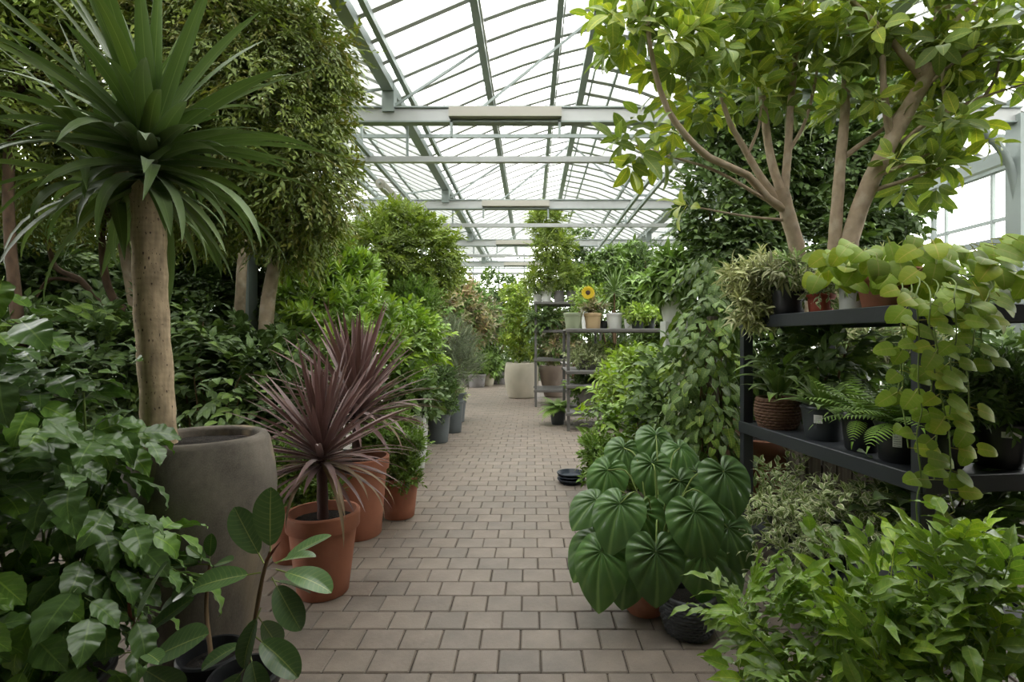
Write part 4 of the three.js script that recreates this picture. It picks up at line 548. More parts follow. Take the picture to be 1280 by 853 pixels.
{ // big-leaved shrub in the corner of the picture
  const base = floorAt(45, 1.95); seed(311);
  const t = shrub('ruffled_leaf_shrub', 'large shrub with glossy ruffled dark leaves crowding the concrete planter', 'shrub', base, SP.coffee, TW.coffee, [blob(60, 520, 2.0, 0.33, 0.33, 0.3), blob(-40, 540, 1.9, 0.35, 0.4, 0.3), blob(120, 590, 2.02, 0.22, 0.26, 0.24), blob(30, 650, 1.85, 0.36, 0.34, 0.28), blob(110, 690, 1.9, 0.2, 0.28, 0.22), blob(20, 780, 1.8, 0.38, 0.34, 0.28), blob(-60, 760, 1.75, 0.3, 0.4, 0.28)], 0, { sd: 311, stems: 11, stemR: 0.009, mat: MAT.stemGreen, single: 175, most: 300, singleOpts: { len: 0.26, per: 5, rise: 0.15, jitter: 0.6, shell: 0.6 }, potOpts: P_BLACK(0.24, 0.3) });
  const l = [], sp = SP.coffee; for (const [px, py, d, dx, dy, s, tn] of [[5, 345, 1.75, 0.3, -0.6, 0.95, 3], [25, 400, 1.8, 0.8, -0.3, 1.15, 2], [-5, 420, 1.8, 0.3, -0.7, 1, 1], [165, 455, 2.1, 0.6, 0.3, 0.5, 3], [70, 470, 1.95, 0.6, -0.2, 0.9, 2], [0, 470, 1.7, 0.5, -0.7, 1, 0]]) l.push({ m: frame(at(px, py, d), V(dx, dy, 0.5), V(0.1, 0.7, 0.6), s), g: 1, t: tn });
  emitLeaves(t, sp, l, { most: 20 }); part('stem', limb([local(t, at(-30, 500, 1.85)), local(t, at(-20, 420, 1.8)), local(t, at(0, 350, 1.75))], 0.008, 0.004, 8, 5), MAT.stemGreen, t);
}
function rubber(label, base, stem, leaves, extra = {}) { // leaves: [px, py, d, dir(3), up(3), scale, shape]
  const t = thing('rubber_plant', label, 'potted plant', base, 'rubber plants'); pot(t, { r: 0.13, b: 0.1, h: 0.25, mat: MAT.black, rim: 0.045 });
  part('stem', limb([V(base.x, 0.2, base.z), ...stem].map((p) => local(t, p)), 0.011, 0.006, 14, 7, 0.12), MAT.stemBrown, t);
  const l = leaves.map(([p, dir, up, s, g = 0, tn = 1]) => ({ m: frame(at(...p), V(...dir), V(...up), s), g, t: tn })); emitLeaves(t, SP.rubber, l, { most: 60 });
  for (const [p, d] of extra.buds ?? []) part('leaf_sheath', leafGeo({ L: 0.13, W: 0.022, prof: lance, fold: 0.9, bend: -0.1, nu: 5 }), std([0.25, 0.10, 0.06], { side: THREE.DoubleSide }), t, 'reddish furled leaf sheath').applyMatrix4(frame(local(t, at(...p)), V(...d), V(0, 0.3, 1)));
  return t;
}
{
  seed(320); const F1 = floorAt(306, 2.06);
  rubber('rubber plant with broad upright oval leaves in front of the concrete planter', F1, [at(306, 850, 2.06), at(318, 780, 2.05), at(330, 715, 2.05), at(338, 690, 2.05)], [
    [[338, 698, 2.02], [0.05, 1, 0.12], [0.05, -0.25, 1], 0.98, 0, 2], [[330, 705, 2.06], [-0.5, 0.85, -0.05], [0.25, 0.1, 1], 0.88, 0, 1], [[326, 716, 2.02], [-1, -0.08, 0.25], [0.05, 0.95, 0.55], 0.86, 1, 2], [[345, 712, 2.03], [1, -0.12, 0.3], [0.0, 1, 0.25], 0.9, 1, 2], [[343, 704, 2.06], [1, 0.22, -0.15], [-0.1, 1, 0.1], 0.55, 1, 1], [[340, 722, 2.0], [0.75, -0.65, 0.55], [0.2, 0.6, 0.8], 0.82, 1, 0],
    [[326, 760, 2.05], [-0.2, -0.9, 0.4], [-0.4, 0.3, 0.9], 0.75, 1, 0], [[338, 725, 2.08], [0.5, -0.5, -0.6], [0, 1, 0], 0.7, 0, 0], [[318, 795, 2.03], [0.9, -0.25, 0.5], [0, 0.9, 0.5], 0.9, 2, 1], [[312, 800, 2.08], [-0.6, -0.2, 0.4], [0, 1, 0.3], 0.62, 1, 0], [[312, 815, 2.03], [0.5, -0.5, 0.6], [0, 0.8, 0.6], 0.8, 1, 0], [[322, 770, 2.08], [0.2, -0.8, -0.4], [0.7, 0.2, 0.5], 0.75, 0, 0], [[345, 705, 2.12], [0.8, 0.35, -0.6], [0, 1, 0], 0.8, 0, 1], [[310, 830, 2.0], [-0.4, -0.6, 0.6], [0, 0.7, 0.7], 0.7, 1, 0],
  ], { buds: [[[330, 706, 2.0], [0.6, 0.75, 0.2]]] });
  rubber('slender rubber plant with narrow slanting leaves at the planter foot', floorAt(168, 1.86), [at(168, 850, 1.86), at(168, 800, 1.85), at(166, 770, 1.85)], [
    [[168, 785, 1.84], [0.45, 0.9, 0.1], [-0.85, 0.4, 0.35], 0.95, 0, 1], [[164, 775, 1.84], [-0.35, 0.9, 0.1], [0.9, 0.35, 0.3], 0.62, 0, 2], [[176, 830, 1.82], [0.95, 0.5, 0.15], [-0.3, 0.8, 0.5], 1.0, 0, 1], [[170, 815, 1.84], [-1, 0.02, 0.3], [0.05, 1, 0.15], 0.62, 1, 1], [[172, 812, 1.82], [0.9, 0.02, 0.45], [0.0, 1, 0.1], 0.5, 1, 2], [[168, 830, 1.88], [0.3, -0.5, -0.3], [0.3, 0.5, 0.7], 0.85, 1, 0], [[168, 845, 1.84], [-0.5, -0.3, 0.5], [0.2, 0.8, 0.6], 0.8, 1, 0], [[172, 800, 1.9], [0.5, 0.4, -0.5], [0, 1, 0.2], 0.7, 0, 0],
  ], { buds: [[[167, 783, 1.83], [-0.1, 1, 0.05]]] });
  rubber('small rubber plant sprouting behind the broad oval leaved one', floorAt(265, 2.2), [at(258, 760, 2.32), at(262, 705, 2.3)], [
    [[262, 704, 2.28], [-0.5, 0.55, 0.2], [0.2, 0.7, 0.6], 0.42, 0, 2], [[262, 702, 2.3], [0.1, 0.7, 0.1], [0.1, -0.1, 1], 0.45, 0, 1], [[262, 706, 2.28], [-1, 0.12, 0.2], [0, 1, 0.4], 0.85, 2, 1], [[264, 708, 2.28], [0.7, 0.3, 0.3], [0, 1, 0.4], 0.5, 0, 1], [[262, 712, 2.26], [-0.6, -0.45, 0.4], [0, 0.8, 0.6], 0.6, 1, 0], [[260, 735, 2.28], [-0.8, -0.3, 0.3], [0, 0.9, 0.4], 0.7, 1, 0],
  ]);
}
function cordyline(label, base, potO, crown, n, o, dry) {
  const t = thing('cordyline', label, 'potted plant', base, 'purple cordylines'); pot(t, potO);
  part('trunk', limb([V(base.x, potO.h - 0.08, base.z), crown.clone().lerp(V(base.x, potO.h, base.z), 0.4), crown.clone().add(V(0, 0.05, 0))].map((p) => local(t, p)), 0.034, 0.03, 12, 9, 0.15), MAT.stemPurple, t);
  strapHead(t, crown, n, { mats: cordMats, ...o });
  for (let i = 0; i < dry; i++) { const a = i < 6 ? rr(-0.3, 1.2) : rr(1.2, 2.8), e = rr(-0.25, 0.3), L = rr(0.5, 0.68); const d = V(Math.cos(a) * Math.cos(e), Math.sin(e), Math.sin(a) * Math.cos(e)); part('leaf', leafGeo({ L, W: 0.036, prof: strapP, fold: 0.3, bend: rr(1.2, 1.75), nu: 12 }), cordDry[i % 2], t, 'faded straw coloured drooping leaf').applyMatrix4(frame(local(t, crown.clone().add(V(0, -0.05, 0))), d, UP)); }
  return t;
}
{
  seed(331); cordyline('purple cordyline with arching strap leaves in a wide terracotta pot', floorAt(404, 3.24), { r: 0.215, b: 0.15, h: 0.50, rim: 0.10, lip: 0.018, t: 0.02, mat: MAT.terracotta, depth: 0.06 }, at(402, 568, 3.24), 125, { L: [0.5, 0.74], W: 0.040, el: [-0.3, 1.5], droop: [0.1, 0.75], axis: 0.16, nu: 9, fold: 0.35 }, 10);
  seed(332); cordyline('taller purple cordyline in a terracotta pot behind the arching one', floorAt(446, 4.2), { r: 0.25, b: 0.19, h: 0.62, rim: 0.10, lip: 0.02, t: 0.022, mat: MAT.terracotta, depth: 0.06 }, at(445, 512, 4.2), 110, { L: [0.62, 0.9], W: 0.055, el: [-0.1, 1.45], droop: [0.1, 0.8], axis: 0.2, nu: 9, fold: 0.35, mats: cordMats }, 3);
  const gp = 'terracotta potted plants beside the aisle';
  shrub('podocarpus', 'small bushy green plant in a terracotta pot at the paving edge', 'potted plant', floorAt(499, 4.62), SP.small, TW.small, [blob(508, 572, 4.6, 0.13, 0.16, 0.13), blob(512, 550, 4.65, 0.13, 0.1, 0.12), blob(503, 595, 4.55, 0.14, 0.1, 0.13)], 260, { sd: 333, group: gp, potOpts: { r: 0.175, b: 0.13, h: 0.36, rim: 0.07, lip: 0.014, mat: MAT.terracotta }, mass: { rise: 0.8, size: [0.7, 1.1] } });
  shrub('podocarpus', 'short leafy plant in a terracotta pot tucked behind the podocarpus', 'potted plant', floorAt(492, 5.5), SP.small, TW.small, [blob(492, 530, 5.5, 0.18, 0.14, 0.16)], 160, { sd: 334, group: gp, potOpts: { r: 0.17, b: 0.13, h: 0.5, rim: 0.07, lip: 0.014, mat: MAT.terracotta } });
  shrub('herb_pot', 'light green tuft of herbs in a terracotta pot behind the wide one', 'potted plant', floorAt(370, 3.75), SP.small, TW.small, [blob(368, 585, 3.75, 0.22, 0.2, 0.15), blob(385, 610, 3.7, 0.22, 0.14, 0.15)], 300, { sd: 335, group: gp, potOpts: { r: 0.2, b: 0.15, h: 0.42, rim: 0.07, lip: 0.014, mat: MAT.terracotta }, mass: { rise: 0.9, size: [0.8, 1.3] } });
  shrub('herb_pot', 'shaded green herb in a terracotta pot between the two cordylines', 'potted plant', floorAt(474, 5.0), SP.small, TW.small, [blob(470, 550, 5.0, 0.2, 0.16, 0.18)], 200, { sd: 336, group: gp, potOpts: { r: 0.16, b: 0.12, h: 0.45, rim: 0.06, lip: 0.014, mat: MAT.terracottaOld } });
  shrub('stone_pot_plant', 'leafy plant in a tall pale grey pot behind the podocarpus', 'potted plant', floorAt(517, 6.2), SP.dark, TW.dark, [blob(515, 490, 6.3, 0.25, 0.22, 0.25)], 90, { sd: 337, potOpts: { r: 0.17, b: 0.12, h: 0.66, rim: 0, mat: MAT.pale, belly: 0.02 } });
  // dark buckets along the paving edge
  const gz = 'dark grey tubs lining the paving';
  shrub('tub_bush', 'dark green rounded bush in a wide grey tub beside the podocarpus', 'potted plant', floorAt(547, 7.95), SP.yew, TW.yew, [blob(535, 480, 8.0, 0.4, 0.4, 0.35), blob(545, 500, 7.9, 0.3, 0.3, 0.3)], 560, { sd: 340, group: gz, potOpts: { r: 0.2, b: 0.155, h: 0.43, rim: 0.05, lip: 0.012, mat: MAT.zinc }, mass: { rise: 0.5, size: [1, 1.5] } });
  shrub('olive_bush', 'grey green feathery olive bush in a grey tub', 'potted plant', floorAt(564, 8.8), SP.olive, TW.olive, [blob(556, 430, 8.9, 0.52, 0.42, 0.45), blob(572, 455, 8.8, 0.36, 0.34, 0.35), blob(545, 455, 8.9, 0.4, 0.36, 0.36)], 1100, { sd: 341, group: gz, potOpts: { r: 0.215, b: 0.165, h: 0.53, rim: 0.05, lip: 0.012, mat: MAT.zinc }, mass: { rise: 0.6, size: [0.9, 1.3] } });
  shrub('tub_plant', 'low flowering plant in the last grey tub of the row', 'potted plant', floorAt(570, 9.9), SP.varieg, TW.varieg, [blob(569, 493, 9.9, 0.22, 0.14, 0.2)], 80, { sd: 342, group: gz, potOpts: { r: 0.2, b: 0.155, h: 0.55, rim: 0.05, lip: 0.012, mat: MAT.zinc } });
}

{ // hedges along the glass walls
  const hedge = (label, c, r, n, sd) => { seed(sd); const t = thing('hedge', label, 'hedge', V(c.x, 0, c.z), 'hedges along the glass walls'); const bl = [{ c, r }, { c: c.clone().add(V(r[0] * 0.5, -0.2, r[2] * 0.5)), r: [r[0] * 0.6, r[1] * 0.9, r[2] * 0.6] }, { c: c.clone().add(V(-r[0] * 0.5, 0.1, -r[2] * 0.5)), r: [r[0] * 0.6, r[1] * 0.95, r[2] * 0.6] }];
    for (let i = 0; i < 7; i++) part('stem', limb([V(r[0] * rr(-0.7, 0.7), 0, r[2] * rr(-0.7, 0.7)), V(r[0] * rr(-0.7, 0.7), c.y, r[2] * rr(-0.7, 0.7))], 0.02, 0.01, 4, 5), MAT.stemBrown, t);
    crownMass(t, SP.dark, TW.dark, bl, n, { size: [1.2, 1.9] }); };
  hedge('dark hedge along the glass wall behind the branching fig', V(-5.7, 1.6, -5.2), [0.5, 1.7, 1.5], 900, 901);
  hedge('dark hedge along the glass wall behind the leaning fig', V(-5.5, 1.7, -8.4), [0.5, 1.8, 1.8], 900, 902);
  hedge('dark hedge along the glass wall far behind the round trees', V(-5.3, 1.5, -12.5), [0.6, 1.7, 2.2], 700, 903);
  hedge('green hedge before the far gable behind the cream planter', V(-0.6, 1.2, -20.3), [1.9, 1.25, 0.6], 620, 904);
  hedge('green hedge before the far gable behind the tall plant stand', V(2.6, 1.3, -20.3), [1.7, 1.35, 0.6], 600, 905);
  hedge('green hedge before the far gable in the corner past the bench', V(6.0, 1.3, -20.1), [1.7, 1.4, 0.6], 560, 906);
  hedge('green hedge in the far corner behind the crotons', V(-3.8, 1.4, -20.0), [1.5, 1.5, 0.7], 600, 907);
  hedge('deep green hedge behind the rack near the side glass', V(6.9, 1.2, -6.5), [0.6, 1.4, 2.4], 760, 908);
}
// ------------------------------------------------------------------ far end of the aisle
{
  const g1 = 'plants in the low row before the far wall';
  seed(400);
  [[584, 483, 17.3, 0.28, 'dark', 0.42, 'leafy green plant in a low pot below the pink croton'], [596, 482, 17.0, 0.3, 'small', 0.5, 'dense small leaved plant in the low row next to the croton'], [609, 481, 17.6, 0.26, 'broad', 0.42, 'strap leaved plant in a pale low pot before the far wall'], [624, 480, 18.2, 0.3, 'dark', 0.6, 'dark leaved plant close beside the cream planter']].forEach(([px, , d, r, s, h, lab], i) =>
    shrub('floor_plant', lab, 'potted plant', floorAt(px, d), SP[s], TW[s], [{ c: floorAt(px, d).add(V(0, 0.72, 0)), r: [0.45, h, 0.4] }], 130, { sd: 401 + i, group: g1, stems: 4, potOpts: { r, b: r * 0.8, h: 0.42, rim: 0.06, lip: 0.012, mat: i === 2 ? MAT.creamPot : MAT.greyPot } }));
  shrub('broadleaf_tree', 'bushy green tree before the far glass gable', 'tree', floorAt(618, 18.2), SP.dark, TW.dark, [blob(618, 365, 18.2, 0.85, 0.6, 0.7), blob(600, 410, 17.8, 0.7, 0.9, 0.6), blob(632, 395, 18.4, 0.6, 0.8, 0.6)], 620, { sd: 410, stemR: 0.03, potOpts: P_BLACK(0.26, 0.4), mass: { size: [1.1, 1.7] } });
  // two big planters
  seed(420); let c = floorAt(652, 14.0), t = thing('potted_citrus_tree', 'slim stemmed yellow green tree in a large cream planter', 'potted plant', c);
  part('planter', lathe([[0.001, 0.01], [0.33, 0], [0.35, 0.03], [0.42, 0.25], [0.455, 0.5], [0.45, 0.75], [0.42, 0.88], [0.405, 0.93], [0.37, 0.93], [0.365, 0.85]], 48, 0), MAT.creamPot, t); part('soil', disc(0.38, 0.86, 0.02), MAT.soil, t);
  part('trunk', limb([V(-0.05, 0.82, 0), V(-0.08, 1.3, 0), V(-0.03, 1.9, 0.02), V(0, 2.6, 0)], 0.03, 0.018, 12, 7), MAT.bark, t);
  { const bl = [blob(645, 372, 14, 0.42, 0.35, 0.4), blob(650, 400, 14, 0.55, 0.4, 0.45), blob(640, 418, 13.9, 0.5, 0.25, 0.4), blob(655, 440, 14, 0.4, 0.2, 0.35)]; branches(t, c.clone().add(V(-0.05, 2.0, 0)), bl, MAT.stemBrown, { per: 3, r: 0.014 }); crownMass(t, SP.lime, TW.lime, bl, 620, { size: [1, 1.5], tints: [0.7, 1, [1.25, 1.1, 0.8]] }); }
  c = floorAt(693, 14.2); t = thing('potted_croton', 'leafy plant with pinkish leaves in a brown tapered planter', 'potted plant', c);
  part('planter', lathe([[0.001, 0.01], [0.25, 0], [0.27, 0.03], [0.36, 0.4], [0.405, 0.7], [0.40, 0.84], [0.365, 0.84], [0.36, 0.78]], 48, 0), MAT.brownPot, t); part('soil', disc(0.37, 0.78, 0.02), MAT.soil, t);
  { const bl = [blob(690, 430, 14.2, 0.42, 0.5, 0.4), blob(695, 405, 14.2, 0.3, 0.35, 0.3)]; branches(t, c.clone().add(V(0, 0.8, 0)), bl, MAT.stemBrown, { per: 4, r: 0.014 }); crownMass(t, SP.croton, TW.croton, bl, 300, { size: [0.8, 1.2], tints: [0.5, [0.5, 0.85, 0.4], [0.7, 0.9, 0.5], 1] }); }
  seed(425); c = floorAt(697, 9.6); t = thing('potted_fern', 'bright green fern in a small dark pot by the table leg', 'potted plant', c); pot(t, { r: 0.15, b: 0.11, h: 0.3, mat: MAT.charcoal, rim: 0.035, lip: 0.006 }); fern(t, c.clone().add(V(0, 0.28, 0)), 26, { L: 0.42, el: [0.1, 1.2], droop: 1.2, size: 1.5 });
}
// plant tables
function table(name, label, x0, x1, z0, z1, levels, legMat, topMat) {
  const t = thing(name, label, 'plant table', V((x0 + x1) / 2, 0, -(z0 + z1) / 2)), w = x1 - x0, d = z1 - z0;
  levels.forEach((y, i) => { const s = part(i ? 'shelf' : 'table_top', bevelBox(w, 0.03, d, 0.004), topMat, t); s.position.y = y - 0.015; for (const sz of [1, -1]) { const e = part('edge_rail', bevelBox(w + 0.04, 0.05, 0.025, 0.004), legMat, t); e.position.set(0, y - 0.035, sz * (d / 2 + 0.012)); } });
  for (const sx of [-1, 1]) for (const sz of [-1, 1]) { const g = part('leg', bevelBox(0.05, levels[0] - 0.03, 0.05, 0.004), legMat, t); g.position.set(sx * (w / 2 - 0.025), (levels[0] - 0.03) / 2, sz * (d / 2 - 0.03)); }
  return t;
}
const T1Y = EYE + (CY - 411) / F * 8.95, T2Y = EYE + (CY - 378) / F * 12.2;
table('plant_table', 'grey metal plant table with the sage, tan and white pots on top', 0.6, 2.6, 8.85, 10.1, [T1Y, 1.02, 0.78, 0.32], MAT.rackOld, MAT.greyPot);
table('plant_table', 'tall dark plant stand behind the grey metal table', 0.08, 1.6, 12, 13, [T2Y, 1.76, 1.1, 0.4], MAT.rackOld, MAT.rackOld);
table('plant_table', 'long low plant bench in front of the far glass gable', 0.9, 6.0, 15.2, 16.6, [0.85, 0.3], MAT.rackOld, MAT.greyPot);
{
  const gt = 'pots on the grey metal plant table', gs = 'pots on the tall dark plant stand';
  const on = (px, d, y) => floorAt(px, d).setY(y);
  const shelfPlant = (name, label, p, r, h, mat, sp, blobs, n, o = {}) => shrub(name, label, 'potted plant', p, SP[sp], TW[sp], blobs, n, { potOpts: { r, b: r * 0.78, h, rim: h * 0.2, lip: 0.01, mat }, stems: 3, stemR: 0.008, ...o });
  const b = (p, dy, rx, ry, rz, dx = 0) => ({ c: p.clone().add(V(dx, dy, 0)), r: [rx, ry, rz ?? rx] });
  let p;
  p = on(716.5, 9.15, T1Y); shelfPlant('sage_pot', 'sage green pot with bare short stems on the metal table', p, 0.165, 0.275, MAT.sage, 'small', [b(p, 0.3, 0.05, 0.06)], 8, { sd: 501, group: gt });
  p = on(741, 9.15, T1Y); shelfPlant('tan_pot', 'tan clay pot with a reddish bare stemmed plant', p, 0.155, 0.27, MAT.tan, 'croton', [b(p, 0.36, 0.14, 0.1)], 18, { sd: 502, group: gt, stems: 6 });
  p = on(768, 9.15, T1Y); seed(503); { const t = thing('white_pot_palm', 'small dark green palm in a white pot on the metal table', 'potted plant', p, gt); pot(t, { r: 0.145, b: 0.115, h: 0.27, rim: 0.05, lip: 0.01, mat: MAT.white }); part('stem', limb([V(0, 0.2, 0), V(0, 0.4, 0), V(0, 0.62, 0)], 0.018, 0.014, 6, 6), MAT.stemBrown, t); strapHead(t, p.clone().add(V(0, 0.66, 0)), 46, { L: [0.3, 0.52], W: 0.04, el: [-0.5, 1.4], droop: [0.3, 1.0], mats: yuccaMats, axis: 0.15, nu: 6 }); }
  p = on(797, 9.1, T1Y); shelfPlant('lime_pot', 'low lime green plant in a dark pot on the metal table', p, 0.12, 0.2, MAT.charcoal, 'lime', [b(p, 0.26, 0.24, 0.12)], 60, { sd: 504, group: gt });
  p = on(812, 9.2, T1Y); shelfPlant('lime_pot', 'low mid green plant in a dark pot beside the lime one', p, 0.11, 0.2, MAT.charcoal, 'lime', [b(p, 0.28, 0.2, 0.12)], 50, { sd: 505, group: gt, mass: {} });
  p = on(792, 9.8, T1Y); shelfPlant('white_pot_plant', 'broad leaved plant in a white pot at the back of the metal table', p, 0.2, 0.34, MAT.white, 'broad', [b(p, 0.62, 0.4, 0.35)], 90, { sd: 506, group: gt });
  p = on(735, 9.9, T1Y); shelfPlant('white_pot_plant', 'plant in a plain white pot behind the tan pot', p, 0.14, 0.44, MAT.white, 'lime', [b(p, 0.6, 0.3, 0.2)], 60, { sd: 507, group: gt });
  // sunflower
  seed(508); { const q = at(735, 366, 9.0), base = on(738, 9.25, T1Y + 0.0); const t = thing('yellow_flower', 'single yellow flower with a dark centre above the tan pot', 'flower', base, gt); pot(t, { r: 0.07, b: 0.055, h: 0.14, mat: MAT.black, rim: 0.02, lip: 0.004 }); t.position.copy(on(755, 9.2, T1Y)); part('stem', limb([V(0, 0.1, 0), local(t, q).multiplyScalar(0.5).add(V(0, 0.05, 0)), local(t, q).add(V(0, 0, -0.03))], 0.008, 0.006, 8, 5), MAT.stemGreen, t);
    part('flower_disc', lathe([[0.001, 0.02], [0.03, 0.018], [0.04, 0.005], [0.035, -0.008], [0.001, -0.01]], 18), MAT.seedHead, t).applyMatrix4(frame(local(t, q), V(0, -1, 0.2), V(0, 0.2, 1))); for (let i = 0; i < 20; i++) { const a = i / 20 * 6.283; part('petal', leafGeo({ L: 0.085, W: 0.042, prof: oval, nu: 4, bend: 0.3 }), MAT.yellow, t).applyMatrix4(frame(local(t, q).add(V(Math.cos(a) * 0.035, Math.sin(a) * 0.035, 0)), V(Math.cos(a), Math.sin(a), 0.15), V(0, 0, 1))); } MAT.yellow.side = THREE.DoubleSide; }
  // lower shelves
  p = on(735, 9.2, 1.02); shelfPlant('tray_plant', 'variegated green plant on the second shelf of the metal table', p, 0.17, 0.16, MAT.greyPot, 'varieg', [b(p, 0.25, 0.38, 0.16, 0.3)], 190, { sd: 510, group: gt, mass: { size: [1, 1.5] } });
  p = on(770, 9.3, 1.02); shelfPlant('tray_plant', 'light leafy plant further along the second shelf of the table', p, 0.17, 0.16, MAT.pale, 'lime', [b(p, 0.27, 0.38, 0.18, 0.3)], 120, { sd: 511, group: gt });
  p = on(731, 9.2, 0.32); shelfPlant('shelf_pot', 'brown grey pot with dark leaves on the bottom shelf of the table', p, 0.17, 0.36, MAT.greyPot, 'dark', [b(p, 0.4, 0.22, 0.1)], 40, { sd: 512, group: gt });
  p = on(760, 9.3, 0.32); shelfPlant('shelf_pot', 'second pot with dark leaves deeper on the bottom shelf', p, 0.16, 0.3, MAT.greyPot, 'dark', [b(p, 0.38, 0.24, 0.12)], 50, { sd: 513, group: gt });
  // tall stand
  p = on(683, 12.25, T2Y); shelfPlant('white_stand_pot', 'white pot with pale leaves at the end of the tall stand', p, 0.13, 0.26, MAT.white, 'varieg', [b(p, 0.36, 0.25, 0.14)], 60, { sd: 520, group: gs });
  p = on(672, 12.3, T2Y); shelfPlant('white_stand_pot', 'pale fluffy plant in a white pot at the corner of the stand', p, 0.11, 0.18, MAT.white, 'olive', [b(p, 0.25, 0.26, 0.12)], 70, { sd: 521, group: gs, mass: {} });
  p = on(699, 12.25, T2Y); shelfPlant('grey_stand_pot', 'grey pot with the tall two tier leafy column plant', p, 0.14, 0.26, MAT.greyPot, 'figBright', [blob(683, 275, 12.3, 0.38, 0.28, 0.35), blob(690, 310, 12.3, 0.46, 0.35, 0.4), blob(700, 345, 12.3, 0.42, 0.26, 0.35), blob(672, 350, 12.3, 0.3, 0.22, 0.3)], 900, { sd: 522, group: gs, stems: 4, mass: { size: [0.9, 1.3] } });
  p = on(716, 12.25, T2Y); shelfPlant('grey_stand_pot', 'grey pot with short upright leaves on the tall stand', p, 0.16, 0.27, MAT.greyPot, 'small', [b(p, 0.4, 0.26, 0.16)], 120, { sd: 523, group: gs });
  p = on(735, 12.4, T2Y); shelfPlant('white_stand_pot', 'large white pot with lime leaves behind the yellow flower', p, 0.18, 0.42, MAT.white, 'lime', [b(p, 0.65, 0.35, 0.25)], 100, { sd: 524, group: gs });
  p = on(680, 12.2, 1.76); shelfPlant('stand_shelf_plant', 'shadowed leafy plant on the middle shelf of the tall stand', p, 0.14, 0.2, MAT.charcoal, 'dark', [b(p, 0.28, 0.35, 0.14, 0.3)], 90, { sd: 525, group: gs });
  p = on(705, 12.3, 1.1); shelfPlant('stand_shelf_plant', 'leafy plant on the lower shelf of the tall stand', p, 0.14, 0.2, MAT.charcoal, 'croton', [b(p, 0.28, 0.45, 0.2, 0.3)], 90, { sd: 526, group: gs, mass: {} });
  // trees and palms behind the tables
  const tallT = (name, label, px, d, sp, blobs, n, sd, o = {}) => shrub(name, label, 'tree', floorAt(px, d), SP[sp], TW[sp], blobs, n, { sd, stemR: 0.03, potOpts: { r: 0.26, b: 0.2, h: 0.42, rim: 0.06, lip: 0.012, mat: MAT.greyPot }, ...o });
  tallT('narrow_tree', 'thin dark leaved tree behind the two tier column plant', 716, 15.0, 'dark', [blob(720, 305, 15, 0.5, 0.45, 0.45), blob(724, 330, 15, 0.5, 0.4, 0.4)], 220, 530);
  tallT('broadleaf_tree', 'loose leafy tree rising behind the white pot palm', 770, 12.6, 'broad', [blob(765, 335, 12.4, 0.55, 0.5, 0.5), blob(785, 325, 12.8, 0.6, 0.45, 0.5), blob(750, 365, 12.2, 0.5, 0.4, 0.4)], 330, 531);
  tallT('clipped_tree', 'dense dark ball crowned tree behind the plant table', 818, 12.4, 'yew', [blob(815, 325, 12.4, 0.62, 0.42, 0.55), blob(800, 345, 12.3, 0.5, 0.4, 0.45)], 460, 532, { mass: {} });
  tallT('broadleaf_tree', 'large leaved green plant beside the ball crowned tree', 812, 10.9, 'broad', [blob(808, 375, 10.9, 0.5, 0.45, 0.4), blob(830, 365, 10.7, 0.45, 0.5, 0.4), blob(820, 410, 10.6, 0.5, 0.5, 0.4)], 340, 533);
  tallT('broadleaf_tree', 'shaded leafy backdrop plant under the long low bench end', 750, 14.2, 'dark', [blob(755, 400, 14.3, 1.2, 0.9, 0.5), blob(800, 420, 14, 1.0, 0.9, 0.5)], 520, 534);
  tallT('broadleaf_tree', 'green bushy tree just behind the tall dark stand', 690, 15.6, 'dark', [blob(690, 390, 15.6, 1.0, 0.9, 0.5), blob(660, 395, 16.2, 0.8, 0.9, 0.5), blob(715, 370, 15.8, 0.9, 0.8, 0.5)], 560, 535);
  // white tall pot with a bright plant
  { const d = 6.3, c = floorAt(842, d), t = thing('white_column_pot', 'bright leafed plant in a white pot on a slim plinth', 'potted plant', c); seed(540); const y = EYE + (CY - 402) / F * d; part('plinth', bevelBox(0.26, y, 0.26, 0.006).translate(0, y / 2, 0), MAT.pale, t); pot(t, { r: 0.17, b: 0.12, h: 0.31, rim: 0.03, lip: 0.006, mat: MAT.white, y }); crownMass(t, SP.broad, TW.broad, [{ c: c.clone().add(V(-0.02, y + 0.52, 0)), r: [0.3, 0.26, 0.28] }], 110, { }); }
  // filling greenery at the very back, left and right of the aisle
  tallT('backdrop_tree', 'green tree in the far corner behind the crotons', 560, 15.5, 'figBright', [blob(560, 370, 15.5, 0.9, 0.8, 0.6), blob(540, 420, 15, 0.8, 0.9, 0.5), blob(580, 400, 16, 0.8, 0.8, 0.5)], 620, 541);
  tallT('backdrop_tree', 'green tree behind the round crowned tree', 500, 12.5, 'dark', [blob(500, 380, 12.5, 1.1, 0.9, 0.6), blob(540, 400, 12.5, 0.9, 0.9, 0.6)], 620, 542);
  tallT('backdrop_tree', 'green tree at the far end behind the climbing vine', 880, 11, 'dark', [blob(880, 390, 11, 1.0, 1.0, 0.6), blob(860, 440, 10.5, 0.8, 0.9, 0.5)], 520, 543);
}
